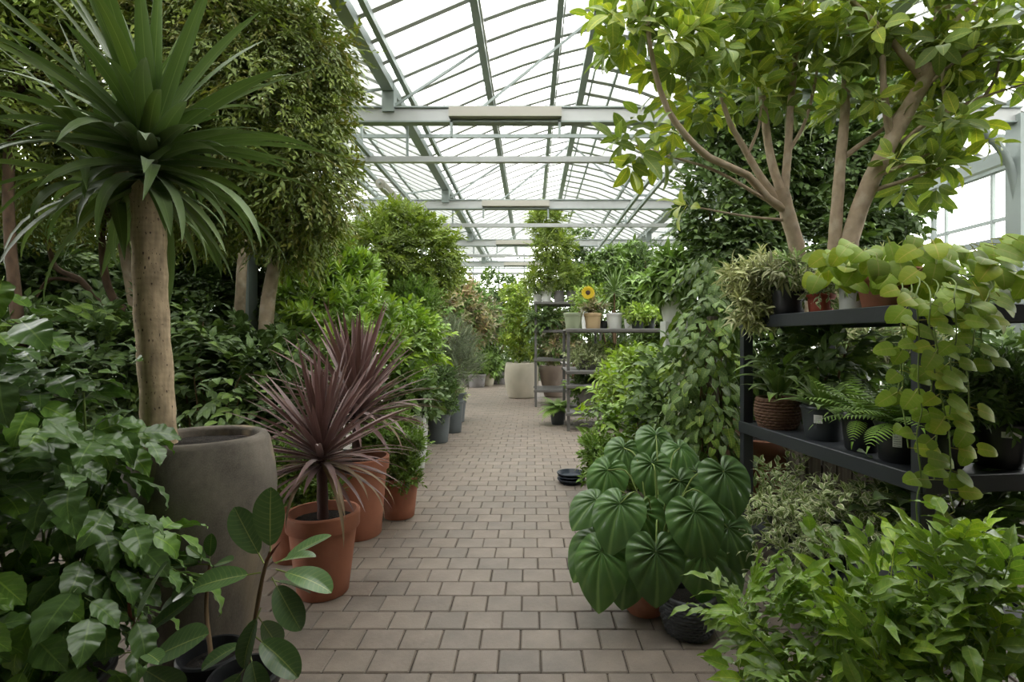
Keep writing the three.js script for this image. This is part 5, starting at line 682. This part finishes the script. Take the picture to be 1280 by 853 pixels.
// ------------------------------------------------------------------ right side: bushes, vine, philodendron
{
  const gb = 'bushes beside the plant table';
  shrub('leafy_bush', 'yellow green bush topping the hedge beside the metal table', 'bush', floorAt(800, 6.6), SP.lime, TW.lime, [blob(800, 455, 6.4, 0.36, 0.16, 0.3), blob(775, 470, 6.3, 0.28, 0.17, 0.28), blob(830, 462, 6.5, 0.3, 0.2, 0.3), blob(800, 490, 6.4, 0.5, 0.2, 0.35)], 420, { sd: 601, group: gb, mass: { rise: 0.8 } });
  shrub('leafy_bush', 'glossy dark leaved bush spilling toward the aisle', 'bush', floorAt(790, 5.5), SP.glossy, TW.glossy, [blob(775, 500, 5.5, 0.33, 0.26, 0.3), blob(755, 535, 5.4, 0.22, 0.22, 0.25), blob(810, 520, 5.3, 0.35, 0.35, 0.3), blob(780, 560, 5.2, 0.33, 0.25, 0.3)], 0, { sd: 602, group: gb, stems: 7, single: 110, singleOpts: { len: 0.26, per: 7, rise: 0.1, shell: 0.6, scale: 1.05 } });
  shrub('leafy_bush', 'small leaved dark bush at the paving edge by the saucers', 'bush', floorAt(752, 4.9), SP.small, TW.small, [blob(748, 565, 4.95, 0.13, 0.14, 0.16), blob(770, 590, 4.7, 0.2, 0.15, 0.2), blob(745, 590, 4.9, 0.1, 0.1, 0.12)], 320, { sd: 603, group: gb, mass: { size: [0.9, 1.3] }, potOpts: P_BLACK(0.12, 0.2) });
  // climbing vine
  seed(610); const b = floorAt(892, 3.95), t = thing('climbing_vine', 'heart leaved vine climbing a post at the end of the rack', 'vine', b); pot(t, P_BLACK(0.18, 0.3));
  part('support_post', tube([V(0, 0.2, 0), V(0, 1.0, 0), V(0, 1.72, -0.03)], 0.04, 9), MAT.wood, t);
  for (let i = 0; i < 7; i++) { const a = i * 0.9; part('stem', limb(Array.from({ length: 7 }, (_, k) => V(Math.cos(a + k) * 0.08, 0.25 + k * 0.24, Math.sin(a + k) * 0.08 - 0.015 * k)), 0.008, 0.004, 18, 5), MAT.stemBrown, t); }
  const bl = [blob(890, 340, 4.3, 0.2, 0.2, 0.25), blob(890, 400, 4.1, 0.26, 0.3, 0.25), blob(872, 470, 4.0, 0.23, 0.35, 0.22), blob(885, 550, 3.9, 0.22, 0.35, 0.2), blob(895, 640, 3.85, 0.18, 0.3, 0.16), blob(910, 370, 4.1, 0.2, 0.25, 0.2)];
  const l = []; crownLeaves(l, SP.vine, bl, 215, { len: 0.3, per: 7, rise: -0.35, jitter: 0.6, shell: 0.35 }); emitLeaves(t, SP.vine, l);
  part('pale_stem', limb([at(850, 520, 4.4), at(852, 480, 4.4), at(858, 455, 4.4), at(852, 430, 4.45)].map((p) => local(t, p)), 0.028, 0.02, 8, 7, 0.2), std([0.5, 0.45, 0.36]), t, 'pale bare stem');
  shrub('evergreen_shrub', 'dark evergreen shrub behind the climbing vine', 'shrub', floorAt(860, 5.0), SP.dark, TW.dark, [blob(850, 500, 5.0, 0.35, 0.5, 0.3), blob(870, 580, 4.7, 0.3, 0.4, 0.3)], 260, { sd: 611, mass: {} });
}
{ // philodendron: each leaf placed as seen
  seed(620); const base = floorAt(806, 3.02), t = thing('philodendron', 'philodendron with large quilted heart leaves in a terracotta pot', 'potted plant', base);
  pot(t, { r: 0.15, b: 0.105, h: 0.26, rim: 0.05, lip: 0.012, mat: MAT.terracotta });
  const heart = V(base.x + 0.08, 0.42, base.z), l = [], g = [];
  const rows = [[820, 690, 2.72, 0.0, -1, 1.0], [868, 640, 2.78, 0.15, -0.9, 0.98], [878, 690, 2.75, 0.35, -1, 1.02], [905, 590, 2.95, 0.3, -0.8, 0.95], [775, 630, 2.9, -0.55, -0.8, 0.95], [752, 690, 2.85, -0.45, -1, 1.0], [850, 602, 3.05, 0.05, -0.8, 0.85], [815, 580, 3.25, -0.1, -0.6, 0.85], [760, 588, 3.3, -0.5, -0.7, 0.85], [745, 625, 3.15, -0.9, -0.5, 0.85], [745, 675, 3.05, -1, -0.6, 0.9], [800, 640, 3.0, -0.2, -0.9, 0.95], [910, 660, 2.85, 0.5, -0.9, 0.9], [820, 545, 3.5, 0.0, -0.6, 0.85], [850, 560, 3.4, 0.3, -0.5, 0.8], [785, 700, 2.95, -0.3, -1, 0.95], [840, 640, 3.1, 0.1, -1, 1], [890, 625, 2.9, 0.2, -1, 0.9], [870, 590, 3.3, 0.3, -0.4, 0.8], [780, 560, 3.5, -0.3, -0.6, 0.8], [900, 700, 2.95, 0.4, -1, 0.9]];
  rows.forEach(([px, py, d, dx, dy, s], i) => { const p = at(px, py, d), dir = V(dx * 0.75 + rr(-0.1, 0.1), dy * 0.8, 0.5 + rr(-0.15, 0.2)), up = V(dx * 0.4, 0.7, 0.85 + rr(-0.2, 0.2)); const m = frame(p, dir, up, s * 1.05, rr(-0.15, 0.15)); l.push({ m, g: i % 3, t: i % 3 }); const mid = heart.clone().lerp(p, 0.6).add(V(0, 0.14, 0)); g.push([local(t, heart.clone().add(V(rr(-0.05, 0.05), -0.2, rr(-0.05, 0.05)))), local(t, mid), local(t, p)]); });
  emitLeaves(t, SP.philo, l, { most: 60 }); for (const q of g) part('leaf_stalk', limb(q, 0.006, 0.004, 9, 5), MAT.stemGreen, t);
}
function weave(root, r0, r1, h, mat, rows = 13, y0 = 0) { // a woven basket: stakes and wavy strands
  const g = [], n = 22, seg = n * 4; for (let i = 0; i < rows; i++) { const k = (i + 0.5) / rows, P = []; for (let j = 0; j <= seg; j++) { const a = j / seg * Math.PI * 2, r = lerp(r0, r1, k) + 0.02 * r1 / 0.13 * Math.sin(Math.PI * k) + 0.0045 * Math.sin(a * n + i * Math.PI); P.push(V(Math.cos(a) * r, y0 + h * k, Math.sin(a) * r)); } g.push(tube(P, h / rows * 0.52, 5)); }
  const w = part('weave', mergeGeometries(g), mat, root); w.userData.kind = 'stuff';
  const s = []; for (let i = 0; i < n; i++) { const a = (i + 0.25) / n * Math.PI * 2; s.push(tube([0, 0.5, 1].map((k) => { const r = lerp(r0, r1, k) + 0.02 * r1 / 0.13 * Math.sin(Math.PI * k) - 0.001; return V(Math.cos(a) * r, y0 + h * k, Math.sin(a) * r); }), 0.005, 5)); } const st = part('stakes', mergeGeometries(s), mat, root); st.userData.kind = 'stuff';
  const P = []; for (let j = 0; j <= 48; j++) { const a = j / 48 * Math.PI * 2; P.push(V(Math.cos(a) * r1, y0 + h, Math.sin(a) * r1)); } part('rim', tube(P, 0.011, 8), mat, root); part('bottom', lathe([[0.001, y0 + 0.004], [r0, y0 + 0.004], [r0, y0 + 0.012], [0.001, y0 + 0.012]], 24), mat, root);
  part('soil', disc(r1 * 0.95, y0 + h - 0.03, 0.01), MAT.soil, root);
}
{
  seed(630); const b = floorAt(860, 2.8), t = thing('grey_basket', 'dark grey woven basket standing on the paving under the heart leaves', 'basket', b); weave(t, 0.105, 0.132, 0.2, MAT.wickerGrey, 12);
  const c = floorAt(714, 5.7); [0, 1, 2].forEach((i) => { const s = thing('plant_saucer', ['bottom dark plastic saucer of the stack on the paving', 'middle dark plastic saucer of the stack on the paving', 'topmost dark plastic saucer of the stack on the paving'][i], 'saucer', V(c.x + [0, 0.006, -0.004][i], i * 0.032, c.z), 'stacked saucers'); part('dish', lathe([[0.001, 0.002], [0.115, 0], [0.12, 0.004], [0.145, 0.04], [0.152, 0.042], [0.15, 0.05], [0.142, 0.048], [0.116, 0.01], [0.001, 0.008]], 36, 0.5), MAT.navy, s); part('rolled_lip', new THREE.TorusGeometry(0.148, 0.005, 6, 36).rotateX(Math.PI / 2).translate(0, 0.046, 0), MAT.navy, s); });
}
// ------------------------------------------------------------------ black rack
const N0 = V(1.593, 0, -2.15), N1 = V(1.424, 0, -3.6), U = N1.clone().sub(N0), RL = U.length(); U.normalize(); const Wd = V(-U.z, 0, U.x), RW = 0.66;
const rackPt = (a, b, y = 0) => N0.clone().addScaledVector(U, a).addScaledVector(Wd, b).setY(y);
const S_TOP = 1.69, S_MID = 0.985, S_LOW = 0.33;
{
  const t = thing('plant_rack', 'black metal plant rack with three shelves beside the vine', 'rack', rackPt(0, 0)); const q = new THREE.Quaternion().setFromRotationMatrix(new THREE.Matrix4().makeBasis(Wd, UP, U.clone().negate()));
  const mk = (n, w, h, d, b, y, a, mat = MAT.rack) => { const m = part(n, bevelBox(w, h, d, 0.004), mat, t); m.position.copy(local(t, rackPt(a, b, y))); m.quaternion.copy(q); return m; };
  for (const a of [0, RL]) for (const b of [0, RW]) { mk('post', 0.07, S_TOP - 0.02, 0.05, b + (b ? -0.03 : 0.03), (S_TOP - 0.02) / 2, a + (a ? -0.03 : 0.03)); mk('foot', 0.09, 0.015, 0.07, b + (b ? -0.03 : 0.03), 0.0075, a + (a ? -0.03 : 0.03)); }
  for (const y of [S_TOP, S_MID, S_LOW]) { mk('shelf', RW - 0.04, 0.012, RL - 0.04, RW / 2, y - 0.006, RL / 2); for (const b of [0, RW]) mk('edge_rail', 0.022, 0.075, RL, b, y - 0.03, RL / 2); for (const a of [0, RL]) mk('end_rail', RW, 0.075, 0.022, RW / 2, y - 0.03, a); }
}
const tagTex = (k) => { seed(700 + k); const rows = Array.from({ length: 5 }, () => [rr(0.08, 0.2), rr(0.5, 0.92)]); return dataTex(64, 64, (u, v) => { const r = Math.floor(v * 6) - 0.0, f = v * 6 % 1; const w = rows[clamp(Math.floor(r) - 0, 0, 4)]; return r < 5 && f > 0.35 && f < 0.7 && u > w[0] && u < w[1] && nz(u * 40, r * 9 + k) > -0.15 ? [0.25, 0.25, 0.27] : [0.72, 0.72, 0.70]; }, true, false); };
function sticker(root, r, y, w, h, turn, k) { const g = new THREE.CylinderGeometry(r, r, h, 8, 1, true, turn - w / r / 2, w / r); const m = part('price_tag', g, std([1, 1, 1], { map: tagTex(k), roughness: 0.6, side: THREE.DoubleSide }), root, 'small white printed tag'); m.position.y = y; return m; }
{
  const gm = 'pots on the middle shelf of the black rack', gt = 'pots on the top shelf of the black rack', gl = 'plants on the bottom shelf of the black rack';
  const sp = (px, d, y) => floorAt(px, d).setY(y);
  // middle shelf
  seed(640); let p = sp(972, 3.36, S_MID), t = thing('brown_basket_plant', 'broad leaved plant in a brown woven basket on the rack', 'potted plant', p, gm); weave(t, 0.10, 0.12, 0.185, MAT.wicker, 10);
  { const l = []; for (let i = 0; i < 34; i++) { const a = i * 2.4, e = rr(0.1, 1.1), d = V(Math.cos(a) * Math.cos(e), Math.sin(e), Math.sin(a) * Math.cos(e)); const q = p.clone().add(V(d.x * 0.08, 0.2 + 0.22 * R(), d.z * 0.08)); l.push({ m: frame(q, d, UP, rr(0.75, 1.15)), g: 0, t: i % 3 }); } emitLeaves(t, SP.broad, l); for (let i = 0; i < 5; i++) part('stem', limb([V(0, 0.14, 0), V(rr(-0.04, 0.04), 0.3, rr(-0.04, 0.04)), V(rr(-0.1, 0.1), 0.45, rr(-0.08, 0.08))], 0.006, 0.003, 6, 5), MAT.stemGreen, t); }
  seed(641); p = sp(1030, 2.98, S_MID); t = thing('grey_pot_plant', 'leathery strap leaved plant in a slate grey pot with a tag', 'potted plant', p, gm); pot(t, { r: 0.122, b: 0.095, h: 0.19, rim: 0.022, lip: 0.004, mat: MAT.charcoal }); sticker(t, 0.1185, 0.125, 0.045, 0.045, -0.75, 1);
  { const l = []; for (let i = 0; i < 26; i++) { const a = i * 2.4, e = rr(0.2, 1.2), d = V(Math.cos(a) * Math.cos(e), Math.sin(e), Math.sin(a) * Math.cos(e)); l.push({ m: frame(p.clone().add(V(d.x * 0.04, 0.17, d.z * 0.04)), d, UP, rr(0.9, 1.45)), g: 0, t: i % 3 }); } emitLeaves(t, SP.broad, l); }
  seed(642); p = sp(1078, 2.68, S_MID); t = thing('black_pot_fern', 'bright fern in a plain black pot on the middle shelf', 'potted plant', p, gm); pot(t, { r: 0.1, b: 0.078, h: 0.185, rim: 0.02, lip: 0.004, mat: MAT.black }); fern(t, p.clone().add(V(0, 0.17, 0)), 24, { L: 0.3, el: [0.1, 1.3], droop: 1.0, size: 0.95 });
  seed(643); p = sp(1122, 2.44, S_MID); t = thing('black_pot_fern', 'arching fern in a black pot with a white tag', 'potted plant', p, gm); pot(t, { r: 0.095, b: 0.075, h: 0.185, rim: 0.02, lip: 0.004, mat: MAT.black }); sticker(t, 0.0935, 0.11, 0.035, 0.06, -0.62, 2); fern(t, p.clone().add(V(0, 0.17, 0)), 26, { L: 0.32, el: [0.2, 1.35], droop: 0.9, size: 1.0 });
  seed(644); p = rackPt(0.14, 0.5, S_MID); t = thing('black_pot_fern', 'dark leafy fern in a black pot with a wide tag at the rack end', 'potted plant', p, gm); pot(t, { r: 0.105, b: 0.085, h: 0.2, rim: 0.02, lip: 0.004, mat: MAT.black }); sticker(t, 0.1035, 0.155, 0.075, 0.026, -0.25, 3); crownMass(t, SP.yew, TW.yew, [{ c: p.clone().add(V(0, 0.33, 0)), r: [0.19, 0.14, 0.17] }], 170, { rise: 0.5 });
  seed(645); p = rackPt(0.16, 0.24, S_MID); t = thing('black_pot_fern', 'small dark plant in a black pot behind the hanging pothos', 'potted plant', p, gm); pot(t, { r: 0.095, b: 0.08, h: 0.19, rim: 0.02, lip: 0.004, mat: MAT.black }); crownMass(t, SP.yew, TW.yew, [{ c: p.clone().add(V(0, 0.3, 0)), r: [0.17, 0.12, 0.15] }], 120, { rise: 0.5 });
  seed(646); p = rackPt(1.2, 0.45, S_MID); shrub('back_shelf_plant', 'green leafy plant at the back of the middle shelf', 'potted plant', p, SP.dark, TW.dark, [{ c: p.clone().add(V(0, 0.4, 0)), r: [0.25, 0.25, 0.25] }], 70, { sd: 646, group: gm, potOpts: P_BLACK(0.1, 0.18), stems: 3 });
  // top shelf
  p = sp(948, 3.42, S_TOP); shrub('spider_plant', 'cream striped spider plant at the vine end of the top shelf', 'potted plant', p, SP.cream, TW.cream, [{ c: p.clone().add(V(0, 0.25, 0)), r: [0.22, 0.17, 0.2] }, { c: p.clone().add(V(-0.05, 0.08, 0.08)), r: [0.16, 0.14, 0.12] }], 170, { sd: 650, group: gt, potOpts: P_BLACK(0.1, 0.16), stems: 3, mass: { rise: 0.1, jitter: 0.9 } });
  p = sp(986, 3.2, S_TOP); shrub('spider_plant', 'cream and green trailing plant in a black pot', 'potted plant', p, SP.cream, TW.cream, [{ c: p.clone().add(V(0, 0.27, 0)), r: [0.2, 0.1, 0.18] }], 110, { sd: 651, group: gt, potOpts: P_BLACK(0.105, 0.2), stems: 3, mass: { rise: 0.3, tints: [0.6, 0.85, [0.7, 1, 0.6]] } });
  p = sp(1026, 3.02, S_TOP); shrub('red_pot_plant', 'speckled leaved plant in a small red clay pot', 'potted plant', p, SP.varieg, TW.varieg, [{ c: p.clone().add(V(0, 0.17, 0)), r: [0.14, 0.1, 0.13] }], 60, { sd: 652, group: gt, potOpts: { r: 0.075, b: 0.06, h: 0.12, rim: 0.03, lip: 0.006, mat: MAT.red }, stems: 3, mass: { size: [0.6, 0.9] } });
  p = sp(1068, 2.86, S_TOP); shrub('white_pot_trailer', 'trailing green plant in a white pot on the top shelf', 'potted plant', p, SP.lime, TW.lime, [{ c: p.clone().add(V(0, 0.22, 0)), r: [0.13, 0.09, 0.12] }], 40, { sd: 653, group: gt, potOpts: { r: 0.085, b: 0.072, h: 0.18, rim: 0, mat: MAT.pale }, stems: 3, mass: { size: [0.6, 0.9] } });
  // golden pothos
  { seed(660); p = sp(1112, 2.62, S_TOP); t = thing('golden_pothos', 'lime green pothos trailing long strands from a terracotta pot', 'potted plant', p, gt); pot(t, { r: 0.155, b: 0.115, h: 0.2, rim: 0.055, lip: 0.012, mat: MAT.terracotta });
    const l = [], S = SP.pothos; const rand = () => Math.floor(R() * 3);
    const bl = [blob(1110, 318, 2.55, 0.3, 0.09, 0.22, 1.2), blob(1190, 330, 2.4, 0.28, 0.13, 0.22, 1.4), blob(1260, 325, 2.35, 0.2, 0.12, 0.18), blob(1060, 330, 2.65, 0.16, 0.07, 0.16), blob(1180, 370, 2.2, 0.22, 0.08, 0.1, 1.2)];
    for (const { p: q, n } of crownPoints(bl, 165, 0.5, { front: true, floor: 1 })) { const d = V(n.x * 0.7 + rr(-0.7, 0.7), rr(-0.75, -0.05), 0.35 + rr(-0.3, 0.3)); l.push({ m: frame(q, d, V(n.x * 0.2 + rr(-0.3, 0.3), 0.6, 0.8), rr(0.8, 1.12)), g: rand(), t: Math.floor(R() * 4) }); }
    const strands = [[1128, 380, 1135, 560, 2.1], [1150, 372, 1150, 655, 2.06], [1172, 375, 1166, 600, 2.08], [1192, 372, 1188, 640, 2.05], [1215, 380, 1208, 560, 2.08], [1160, 380, 1178, 520, 2.04], [1235, 372, 1228, 450, 2.1], [1140, 380, 1120, 490, 2.1]];
    for (const [x0, y0, x1, y1, d] of strands) { const n = Math.max(3, Math.round((y1 - y0) / 27)), P = []; for (let i = 0; i <= n; i++) { const k = i / n; P.push(at(lerp(x0, x1, k) + rr(-5, 5), lerp(y0, y1, k), d + rr(-0.02, 0.02))); }
      part('strand', tube(smooth([p.clone().add(V(0.02, 0.2, 0.05)), at(x0, y0 - 22, d + 0.12), ...P].map((v) => local(t, v)), n * 3 + 8), 0.003, 5), MAT.stemGreen, t);
      P.forEach((q, i) => { const s = i % 2 ? 1 : -1; for (const k of R() < 0.3 ? [s, -s] : [s]) l.push({ m: frame(q, V(k * rr(0.5, 1), rr(-0.6, 0.1), rr(0.1, 0.4)), V(k * 0.15 + rr(-0.2, 0.2), 0.55, 0.85 + rr(-0.2, 0.2)), rr(0.62, 0.84)), g: rand(), t: Math.floor(R() * 4) }); }); }
    emitLeaves(t, S, l); }
  // bottom shelf
  const vb = (px, py, d, rx, ry, rz) => blob(px, py, d, rx, ry, rz);
  p = sp(985, 3.25, S_LOW); shrub('variegated_plant', 'white edged variegated plant at the vine end of the bottom shelf', 'potted plant', p, SP.varieg, TW.varieg, [vb(985, 622, 3.15, 0.24, 0.18, 0.2), vb(955, 640, 3.2, 0.14, 0.15, 0.15)], 0, { sd: 670, group: gl, single: 95, singleOpts: { len: 0.16, per: 9, rise: 0.5, shell: 0.7 }, potOpts: P_BLACK(0.13, 0.2), stems: 6, stemR: 0.005, mat: MAT.stemGreen });
  p = sp(1042, 2.85, S_LOW); shrub('variegated_plant', 'white edged variegated plant with upright shoots on the bottom shelf', 'potted plant', p, SP.varieg, TW.varieg, [vb(1040, 645, 2.7, 0.22, 0.18, 0.18), vb(1085, 645, 2.6, 0.16, 0.17, 0.16), vb(1000, 690, 2.75, 0.2, 0.15, 0.15)], 0, { sd: 671, group: gl, single: 120, singleOpts: { len: 0.16, per: 9, rise: 0.7, shell: 0.7 }, potOpts: P_BLACK(0.14, 0.2), stems: 6, stemR: 0.005, mat: MAT.stemGreen });
  p = rackPt(0.3, 0.42, S_LOW); shrub('bottom_shelf_shrub', 'dark spotted shrub on the bottom shelf under the hanging pothos', 'potted plant', p, SP.dark, TW.dark, [{ c: p.clone().add(V(0, 0.35, 0)), r: [0.26, 0.2, 0.2] }], 80, { sd: 672, group: gl, potOpts: P_BLACK(0.12, 0.2), stems: 4 });
}
{ // behind and under the rack: large terracotta tub, slatted planter, white flowering shrub
  seed(680); let p = floorAt(950, 4.3), t = thing('terracotta_tub', 'large plain terracotta tub standing behind the rack', 'pot', p); pot(t, { r: 0.36, b: 0.28, h: 0.78, rim: 0.1, lip: 0.02, t: 0.025, mat: MAT.terracottaOld, depth: 0.08 });
  p = floorAt(1075, 3.75); t = thing('slatted_planter', 'weathered wooden planter of upright slats behind the rack', 'planter', p, undefined, -0.12); const n = 9, w = 0.86;
  for (let i = 0; i < n; i++) for (const z of [0.19, -0.19]) { const m = part('slat', bevelBox(w / n - 0.014, 0.74, 0.022, 0.004), MAT.wood, t); m.position.set((i + 0.5) / n * w - w / 2, 0.39 + 0.006 * Math.sin(i * 3), z); }
  for (const s of [-1, 1]) for (let i = 0; i < 4; i++) { const m = part('slat', bevelBox(0.022, 0.74, 0.08, 0.004), MAT.wood, t); m.position.set(s * (w / 2 + 0.002), 0.39, (i - 1.5) * 0.095); }
  for (const y of [0.12, 0.66]) for (const z of [0.165, -0.165]) { const m = part('batten', bevelBox(w - 0.04, 0.06, 0.025, 0.004), MAT.wood, t); m.position.set(0, y, z); } part('soil', box(w - 0.06, 0.03, 0.3, 0, 0.66, 0), MAT.soil, t);
  shrub('pale_flower_shrub', 'shrub with slender pale leaves seen between the rack shelves', 'shrub', floorAt(1105, 4.75), SP.cream, TW.cream, [blob(1085, 430, 4.3, 0.36, 0.26, 0.3), blob(1130, 440, 4.3, 0.3, 0.3, 0.3)], 330, { sd: 681, mass: { rise: -0.2, tints: [0.7, 0.95, [0.6, 0.8, 0.5]] }, potOpts: P_BLACK(0.18, 0.3) });
  shrub('evergreen_shrub', 'deep green shrub behind the rack shelves', 'shrub', floorAt(900, 5.35), SP.dark, TW.dark, [blob(1000, 450, 5.0, 0.5, 0.5, 0.4), blob(950, 440, 5.0, 0.45, 0.55, 0.4), blob(1190, 470, 4.8, 0.5, 0.5, 0.4), blob(1250, 480, 4.6, 0.4, 0.4, 0.3)], 760, { sd: 682, mass: {} });
  shrub('evergreen_shrub', 'dark shrub seen past the rack end', 'shrub', floorAt(1240, 3.9), SP.dark, TW.dark, [blob(1240, 560, 3.9, 0.4, 0.4, 0.3), blob(1270, 480, 4.2, 0.35, 0.3, 0.3)], 330, { sd: 683, mass: {} });
}
{ // glossy shrub in the corner by the rack
  seed(690); const base = floorAt(1130, 1.78);
  shrub('glossy_shrub', 'bright glossy leaved shrub in front of the rack', 'shrub', base, SP.glossy, TW.glossy, [blob(1005, 795, 1.86, 0.22, 0.17, 0.2), blob(955, 785, 1.95, 0.12, 0.12, 0.14), blob(1090, 775, 1.8, 0.22, 0.18, 0.2), blob(1170, 765, 1.75, 0.22, 0.2, 0.2), blob(1255, 760, 1.68, 0.22, 0.24, 0.2), blob(1050, 850, 1.7, 0.3, 0.18, 0.2), blob(1180, 850, 1.6, 0.34, 0.2, 0.2)], 150, { sd: 690, stems: 14, stemR: 0.006, mat: MAT.stemGreen, single: 105, most: 300, singleOpts: { len: 0.24, per: 6, rise: 0.55, jitter: 0.55, shell: 0.55, scale: 0.95 }, mass: { size: [0.7, 0.9], rise: 0.4 }, potOpts: P_BLACK(0.22, 0.3) });
}
// ------------------------------------------------------------------ pale trunked trees and what stands behind them
{
  seed(700); const gx = 'pale trunked ficus trees behind the rack';
  const mk = (label, base, limbs, blobs, n, sd) => {
    seed(sd); const t = thing('ficus_tree', label, 'tree', base, gx); pot(t, { r: 0.26, b: 0.2, h: 0.5, rim: 0.08, lip: 0.015, mat: MAT.black });
    limbs.forEach(([r0, r1, ...pts], i) => { const P = pts.map((p) => local(t, Array.isArray(p) ? at(...p) : p)); part(i ? 'branch' : 'trunk', limb(P, r0 * 0.82, r1 * 0.85, 16, i ? 8 : 12, 0.07), MAT.bark, t); });
    const l = []; for (const { p, n: o } of crownPoints(blobs, n, 0.75)) { const dir = o.clone().multiplyScalar(0.6).addScaledVector(UP, 0.5).addScaledVector(rdir(), 0.6).normalize(); twig(l, SP.ficus, p, dir, UP, 0.1, 7, rr(0.85, 1.15)); }
    for (const [, , ...pts] of limbs.slice(1)) { const e = at(...pts[pts.length - 1]), q = at(...pts[pts.length - 2]); twig(l, SP.ficus, e, e.clone().sub(q), UP, 0.12, 7, 1); }
    emitLeaves(t, SP.ficus, l); return t;
  };
  const d = 4.5, bA = floorAt(985, 4.95), bB = floorAt(1060, 4.35);
  mk('ficus tree with a low fork of several pinkish grey stems', bA, [[0.085, 0.07, bA.clone().setY(0.4), [1000, 420, 4.8], [998, 320, 4.65], [985, 270, 4.6], [976, 235, 4.55]],
    [0.045, 0.016, [985, 265, 4.6], [960, 248, 4.5], [934, 219, 4.4], [886, 197, 4.2], [856, 168, 4.1], [834, 136, 4.05], [818, 87, 4], [810, 35, 3.95], [806, -10, 3.95]], [0.045, 0.02, [972, 250, 4.58], [950, 220, 4.55], [930, 185, 4.5], [912, 153, 4.5], [900, 115, 4.5]], [0.05, 0.028, [978, 245, 4.58], [964, 200, 4.6], [954, 131, 4.65], [947, 66, 4.7], [945, 10, 4.7]], [0.048, 0.025, [980, 245, 4.58], [985, 188, 4.6], [989, 122, 4.6], [998, 44, 4.6], [1003, -5, 4.6]], [0.022, 0.012, [986, 190, 4.6], [1006, 153, 4.6], [1020, 96, 4.55], [1024, 60, 4.5]], [0.016, 0.008, [978, 275, 4.6], [930, 270, 4.5], [864, 258, 4.4]], [0.02, 0.006, [958, 250, 4.5], [895, 214, 4.3], [840, 196, 4.15], [786, 179, 4.0]], [0.02, 0.01, [934, 195, 4.5], [948, 160, 4.45], [952, 125, 4.4]]],
    [blob(825, 60, 4.05, 0.36, 0.42, 0.35), blob(900, 25, 4.3, 0.45, 0.4, 0.4), blob(960, 30, 4.5, 0.4, 0.35, 0.4), blob(790, 20, 4.0, 0.25, 0.3, 0.3), blob(880, 110, 4.4, 0.4, 0.3, 0.35, 0.5), blob(800, 180, 4.05, 0.25, 0.2, 0.2, 0.3), blob(950, 110, 4.7, 0.4, 0.3, 0.3, 0.6)], 150, 701);
  mk('ficus tree with two pale trunks crossing near the base', bB, [[0.095, 0.06, bB.clone().setY(0.4), [1050, 420, 4.4], [1062, 300, 4.45], [1090, 223, 4.4], [1114, 175, 4.35], [1140, 127, 4.3], [1157, 98, 4.3], [1175, 35, 4.25], [1180, -10, 4.2]],
    [0.07, 0.035, [1042, 330, 4.5], [1044, 290, 4.5], [1047, 250, 4.5], [1051, 197, 4.5], [1056, 144, 4.5], [1058, 85, 4.5], [1060, 30, 4.5]], [0.04, 0.025, [1114, 178, 4.35], [1108, 140, 4.3], [1104, 100, 4.25], [1103, 55, 4.25]], [0.04, 0.02, [1155, 100, 4.3], [1130, 70, 4.25], [1105, 40, 4.2], [1058, -5, 4.1]], [0.03, 0.015, [1057, 195, 4.5], [1080, 178, 4.5], [1105, 160, 4.5], [1130, 130, 4.5]], [0.03, 0.008, [1115, 190, 4.4], [1150, 160, 4.3], [1184, 140, 4.2], [1227, 122, 4.1], [1280, 105, 4.0]], [0.022, 0.01, [1094, 222, 4.4], [1125, 208, 4.3], [1162, 192, 4.2]], [0.025, 0.01, [1092, 238, 4.4], [1130, 226, 4.3], [1175, 210, 4.2]], [0.02, 0.01, [1185, 140, 4.2], [1178, 100, 4.2], [1182, 70, 4.15]], [0.03, 0.015, [1170, 50, 4.25], [1200, 20, 4.2], [1230, -5, 4.15]], [0.016, 0.008, [1230, 122, 4.1], [1245, 95, 4.05], [1250, 70, 4.0]], [0.02, 0.01, [1150, 115, 4.3], [1190, 80, 4.2], [1225, 55, 4.1]]],
    [blob(1040, 25, 4.3, 0.4, 0.35, 0.4), blob(1120, 25, 4.2, 0.45, 0.36, 0.4), blob(1200, 40, 4.1, 0.42, 0.42, 0.4), blob(1255, 60, 4.0, 0.22, 0.4, 0.3), blob(1195, 160, 4.2, 0.32, 0.28, 0.3, 0.8), blob(1150, 215, 4.2, 0.26, 0.14, 0.25, 0.7), blob(1060, 110, 4.6, 0.5, 0.35, 0.3, 0.5), blob(1140, 110, 4.6, 0.4, 0.3, 0.3, 0.5)], 165, 702);
  shrub('hedge_tree', 'dark leaved tree filling the space behind the forked ficus', 'tree', floorAt(915, 6.3), SP.dark, TW.dark, [blob(905, 270, 6.3, 0.5, 0.6, 0.45), blob(960, 200, 6.4, 0.6, 0.7, 0.45), blob(930, 330, 6.2, 0.6, 0.5, 0.45), blob(900, 150, 6.4, 0.4, 0.6, 0.4)], 1250, { sd: 710, stemR: 0.04, mass: {} });
  shrub('hedge_tree', 'dark leaved tree filling the space behind the crossing trunks', 'tree', floorAt(1060, 6.4), SP.dark, TW.dark, [blob(1040, 200, 6.4, 0.65, 0.75, 0.45), blob(1090, 250, 6.4, 0.55, 0.6, 0.45), blob(1020, 300, 6.3, 0.7, 0.5, 0.45), blob(1085, 130, 6.5, 0.6, 0.6, 0.4)], 1350, { sd: 711, stemR: 0.04, mass: {} });
}
renderer.render(scene, camera);
